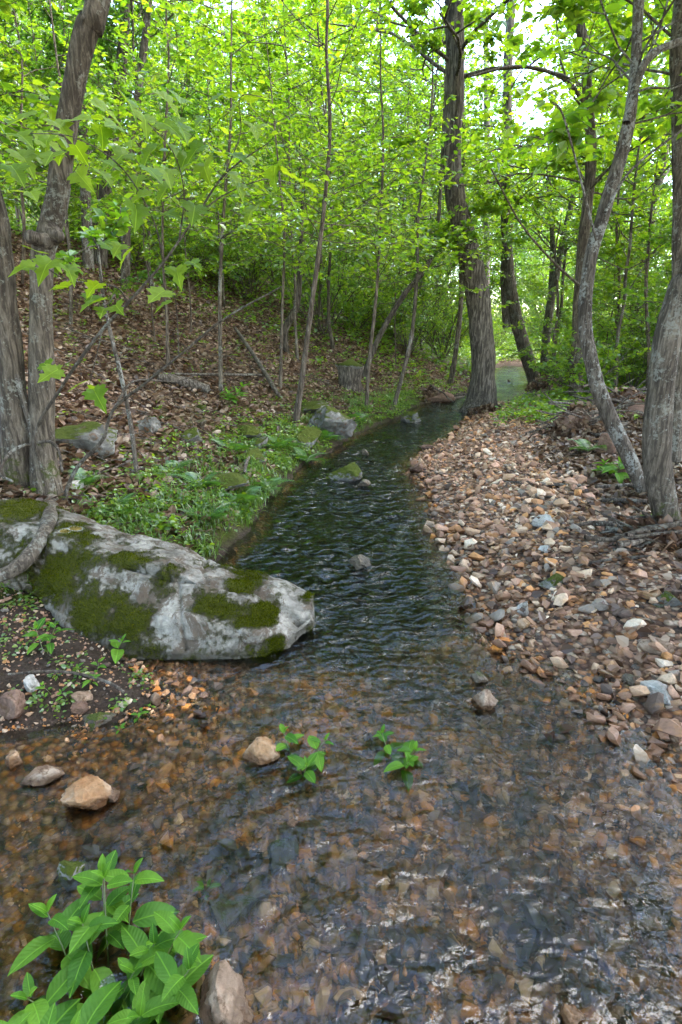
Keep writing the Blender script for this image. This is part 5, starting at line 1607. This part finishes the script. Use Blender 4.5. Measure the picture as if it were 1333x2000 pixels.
rock('stone', 'broad brown drowned stone right of the leafy clump', 445, 1810, 110, 80, M['wet_rock'], 77, cat='stone', level=-0.065, sink=0.4)
rock('stone', 'dark mossy drowned stone above the leafy clump', 146, 1720, 58, 50, M['mossy_rock'], 78, cat='stone', level=-0.03, sink=0.3)
rock('stone', 'pale chunk in the ripples right of the leafy clump', 352, 1890, 40, 36, M['tan_rock'], 79, cat='stone', level=-0.025, sink=0.3)
rock('stone', 'rough orange block in the water near the gravel bar', 948, 1378, 52, 36, M['tan_rock'], 80, cat='stone', level=0.0, sink=0.3)
rock('stone', 'brown stone above the rough orange block', 938, 1335, 36, 30, M['wet_rock'], 81, cat='stone', level=0.0, sink=0.3)
rock('stone', 'white flat stone at the lower water edge of the bar', 1292, 1368, 66, 26, M['white_rock'], 82, cat='stone', sink=0.15)
rock('stone', 'dark grey stone left of the white flat one', 1236, 1345, 44, 26, M['wet_rock'], 83, cat='stone', sink=0.15)
rock('stone', 'pale upright chip at the edge of the bar', 1020, 1208, 26, 36, M['white_rock'], 84, cat='stone', sink=0.15)
rock('stone', 'orange rounded stone below the pale chip', 1022, 1232, 32, 22, M['orange_rock'], 85, cat='stone', sink=0.2)
rock('stone', 'large pitted grey stone on the gravel bar', 1302, 1190, 56, 34, M['grey_rock'], 86, cat='stone', sink=0.2)
rock('stone', 'grey slab with moss on the middle of the bar', 1085, 1150, 56, 30, M['grey_rock'], 87, cat='stone', sink=0.3)
rock('stone', 'yellow orange stone beside the pitted grey stone', 1278, 1172, 46, 22, M['orange_rock'], 88, cat='stone', sink=0.25)
rock('stone', 'pale pink boulder stone on the upper bar', 1070, 1035, 50, 34, M['white_rock'], 89, cat='stone', sink=0.3)
rock('stone', 'white rounded stone on the bar above the water bend', 1066, 1082, 28, 18, M['white_rock'], 90, cat='stone', sink=0.2)
rock('stone', 'large tan flat stone near the right edge of the bar', 1290, 1275, 62, 30, M['tan_rock'], 91, cat='stone', sink=0.25)

def wet_clump(label, px, py, w, n, seed):
    rs = np.random.default_rng(seed)
    p = on_level(px, py, -0.01); r = w * depth_of(p) / F / 2
    Q = np.array((p[0], p[1], 0.0)) + rs.normal(0, 0.5, (n, 3)) * np.array((r, r * 0.8, 0.0))
    Q[:, 2] = terrain(Q[:, 0], Q[:, 1]) + rs.uniform(0.004, 0.022, n)
    a = rs.uniform(0, 6.28, n)
    g_ = Geo(); leaves_geo(g_, Q - p, np.stack((np.cos(a), np.sin(a), rs.normal(0, 0.12, n)), 1), 0.06, 0.36, 0.3, True, rs, 0.0)
    o_ = link('wet_leaf_clump', g_.mesh('wet_leaf_clump', M['wet_leaf'], False), None, p)
    tag(o_, label, 'leaves')
wet_clump('dark sodden leaves caught in the ripples at lower right', 1050, 1825, 150, 46, 1)
wet_clump('sodden dark leaf sticking up right of the small water plant', 930, 1545, 60, 10, 2)
wet_clump('dark sodden leaves beside the pinkish drowned stone', 480, 1668, 110, 34, 3)
wet_clump('dark sodden leaves near the right frame edge', 1275, 1770, 110, 26, 4)
wet_clump('dark sodden leaves below the rough orange block', 1085, 1435, 80, 20, 5)
wet_clump('dark sodden leaves between boulder and young water plant', 405, 1410, 60, 14, 6)
wet_clump('dark sodden leaves above the drowned mossy stone', 190, 1670, 100, 24, 7)
wet_clump('dark sodden leaves at the bottom middle of the shallows', 760, 1900, 130, 30, 8)

# ------------------------------------------------------------------ sticks, stump, driftwood
def stick(label, pix, lift=0.02, mat='dead_wood', name='fallen_branch', parent=None, seed=1):
    P = []; r = []
    for a, b, w in pix:
        p = ground(a, b); s = depth_of(p) / F
        P.append(p + np.array((0, 0, lift + w * s * 0.4))); r.append(w * s / 2)
    P = np.array(P); base = P[0] if parent is None else np.array(parent.location)
    n = 6 * len(P)
    g = Geo(); tube(g, catmull(P, n) - base, catmull(np.array(r)[:, None], n)[:, 0], 8, 0.15, True, seed)
    o_ = link(name, g.mesh(name, M[mat]), parent, base if parent is None else None)
    if parent is None:
        tag(o_, label, 'branch')
    return o_
stick('long thin stick lying across the upper gravel bar', [(975, 948, 5), (1060, 952, 6), (1150, 958, 7), (1240, 956, 9)])
stick('short curved dark stick on the bar below the long one', [(1035, 982, 4), (1070, 978, 6), (1100, 985, 4)], mat='twig')
stick('pale fat stick by the foot of the curved trunk', [(1172, 985, 10), (1210, 988, 12), (1260, 990, 9)])
stick('pale branched stick in front of the mossy right trunk', [(1105, 1042, 9), (1150, 1032, 8), (1210, 1030, 6), (1300, 1052, 6)])
stick('thin grey stick on the bar near the right edge', [(1095, 1122, 4), (1180, 1105, 6), (1270, 1095, 5)], mat='twig')
stick('dark twig lying on the low soil bank', [(20, 1335, 5), (90, 1330, 6), (150, 1330, 6), (215, 1350, 6), (245, 1370, 5)], mat='twig', lift=0.03)
stick('grey log floating in the pool left of the big trunk', [(850, 783, 9), (880, 785, 10), (915, 783, 8)], lift=0.03)
stick('rotten mossy log lying on the litter slope', [(310, 748, 14), (350, 758, 20), (408, 774, 18)], mat='dead_wood', lift=0.04)
stick('thin pale pole lying across the litter slope', [(300, 738, 4), (420, 745, 5), (520, 742, 4)], lift=0.04)
stick('fallen dark pole leaning down the litter slope', [(460, 650, 6), (500, 712, 8), (545, 785, 9)], mat='twig', lift=0.06)
stick('short stick standing out of the grassy bank', [(478, 938, 6), (483, 915, 7), (490, 900, 6)], lift=0.05)

st_p = ground(682, 762)
stump = thing('stump', 'short dark broken stump with mossy top on the left bank', 'stump', st_p)
g = Geo()
zz_ = np.array((-0.1, 0.0, 0.15, 0.32, 0.42, 0.46)); sc_ = depth_of(st_p) / F
tube(g, np.stack((0.02 * zz_, 0 * zz_, zz_), 1), np.array((28, 24, 20, 21, 22, 14)) * sc_, 16, 0.30, True, 5)
link('trunk', g.mesh('trunk', M['bark_dark']), stump)
g = Geo(); th = np.linspace(0, 6.28, 13)[:-1]
tube(g, np.array(((0.005, 0, 0.40), (0.008, 0, 0.45), (0.01, 0, 0.49))), np.array((21, 24, 15)) * sc_, 12, 0.3, True, 8)
link('moss_cap', g.mesh('moss_cap', M['mossy_rock']), stump)

def debris(label, px, py, w, h, nst, nlv, seed, stick_len=0.9):
    rs = np.random.default_rng(seed)
    p = ground(px, py); s = depth_of(p) / F
    W, Hh = w * s / 2, h * s
    root = thing('driftwood_pile', label, 'debris', p)
    for k in range(nst):
        a = rs.uniform(-0.6, 0.6) + (math.pi if rs.uniform() < 0.5 else 0)
        L = stick_len * rs.uniform(0.5, 1.2)
        c = np.array((rs.uniform(-0.8, 0.8) * W, rs.uniform(-0.5, 0.5) * W, Hh * rs.uniform(0.1, 0.85)))
        d = unit(np.array((math.cos(a), math.sin(a), rs.normal(0, 0.35))))
        t = np.linspace(-0.5, 0.5, 5)[:, None]
        pts = c + d * t * L + rs.normal(0, 0.03, (5, 3)) * L
        pts[:, 2] = np.maximum(pts[:, 2], -0.03)
        g_ = Geo(); tube(g_, pts, np.linspace(1, 0.4, 5) * rs.uniform(0.006, 0.026), 7, 0.15)
        link('stick', g_.mesh('stick', M['dead_wood'] if rs.uniform() < 0.6 else M['bark_brown']), root)
    n = nlv
    r = np.sqrt(rs.uniform(0, 1, n)); a = rs.uniform(0, 6.28, n)
    z = Hh * (1 - r ** 1.5) * rs.uniform(0.55, 1.05, n)
    Pl = np.stack((np.cos(a) * r * W, np.sin(a) * r * W * 0.7, z), 1)
    hz = terrain(Pl[:, 0] + p[0], Pl[:, 1] + p[1]) - p[2]
    Pl[:, 2] = np.maximum(Pl[:, 2] + np.minimum(hz, 0), hz + 0.005)
    g_ = Geo(); leaves_geo(g_, Pl, rs.normal(0, 1, (n, 3)), 0.085, 0.34, 1.2, True, rs, 0.1)
    tag(link('packed_leaves', g_.mesh('packed_leaves', M['dead_leaf'], False), root), kind='stuff')
    # the mud core that carries them
    me = rock_mesh('packed_mud', seed, (W * 0.85, W * 0.6, Hh * 0.8), M['brown_rock'], 4, 3, 0.12)
    link('packed_mud', me, root, (0, 0, 0))
debris('driftwood and dead leaves heaped around the straight brown trunk', 1130, 850, 130, 62, 40, 1000, 3, 0.9)
debris('heap of brown leaves caught in the pool left of the big trunk', 845, 782, 100, 26, 5, 1400, 4, 0.7)
debris('low leaf heap at the foot of the dark leaning trunk', 1065, 757, 70, 26, 4, 800, 5, 0.7)
debris('tangle of branches and leaves in the right woods', 1215, 815, 150, 60, 44, 900, 6, 1.4)
debris('small leaf heap against the foot of the big trunk', 950, 806, 80, 16, 3, 700, 7, 0.5)
debris('leaves and twigs packed around the mossy right trunk', 1290, 1055, 170, 34, 34, 900, 8, 0.6)
debris('wet clump of dead leaves in the far water', 990, 757, 24, 12, 1, 200, 9, 0.3)
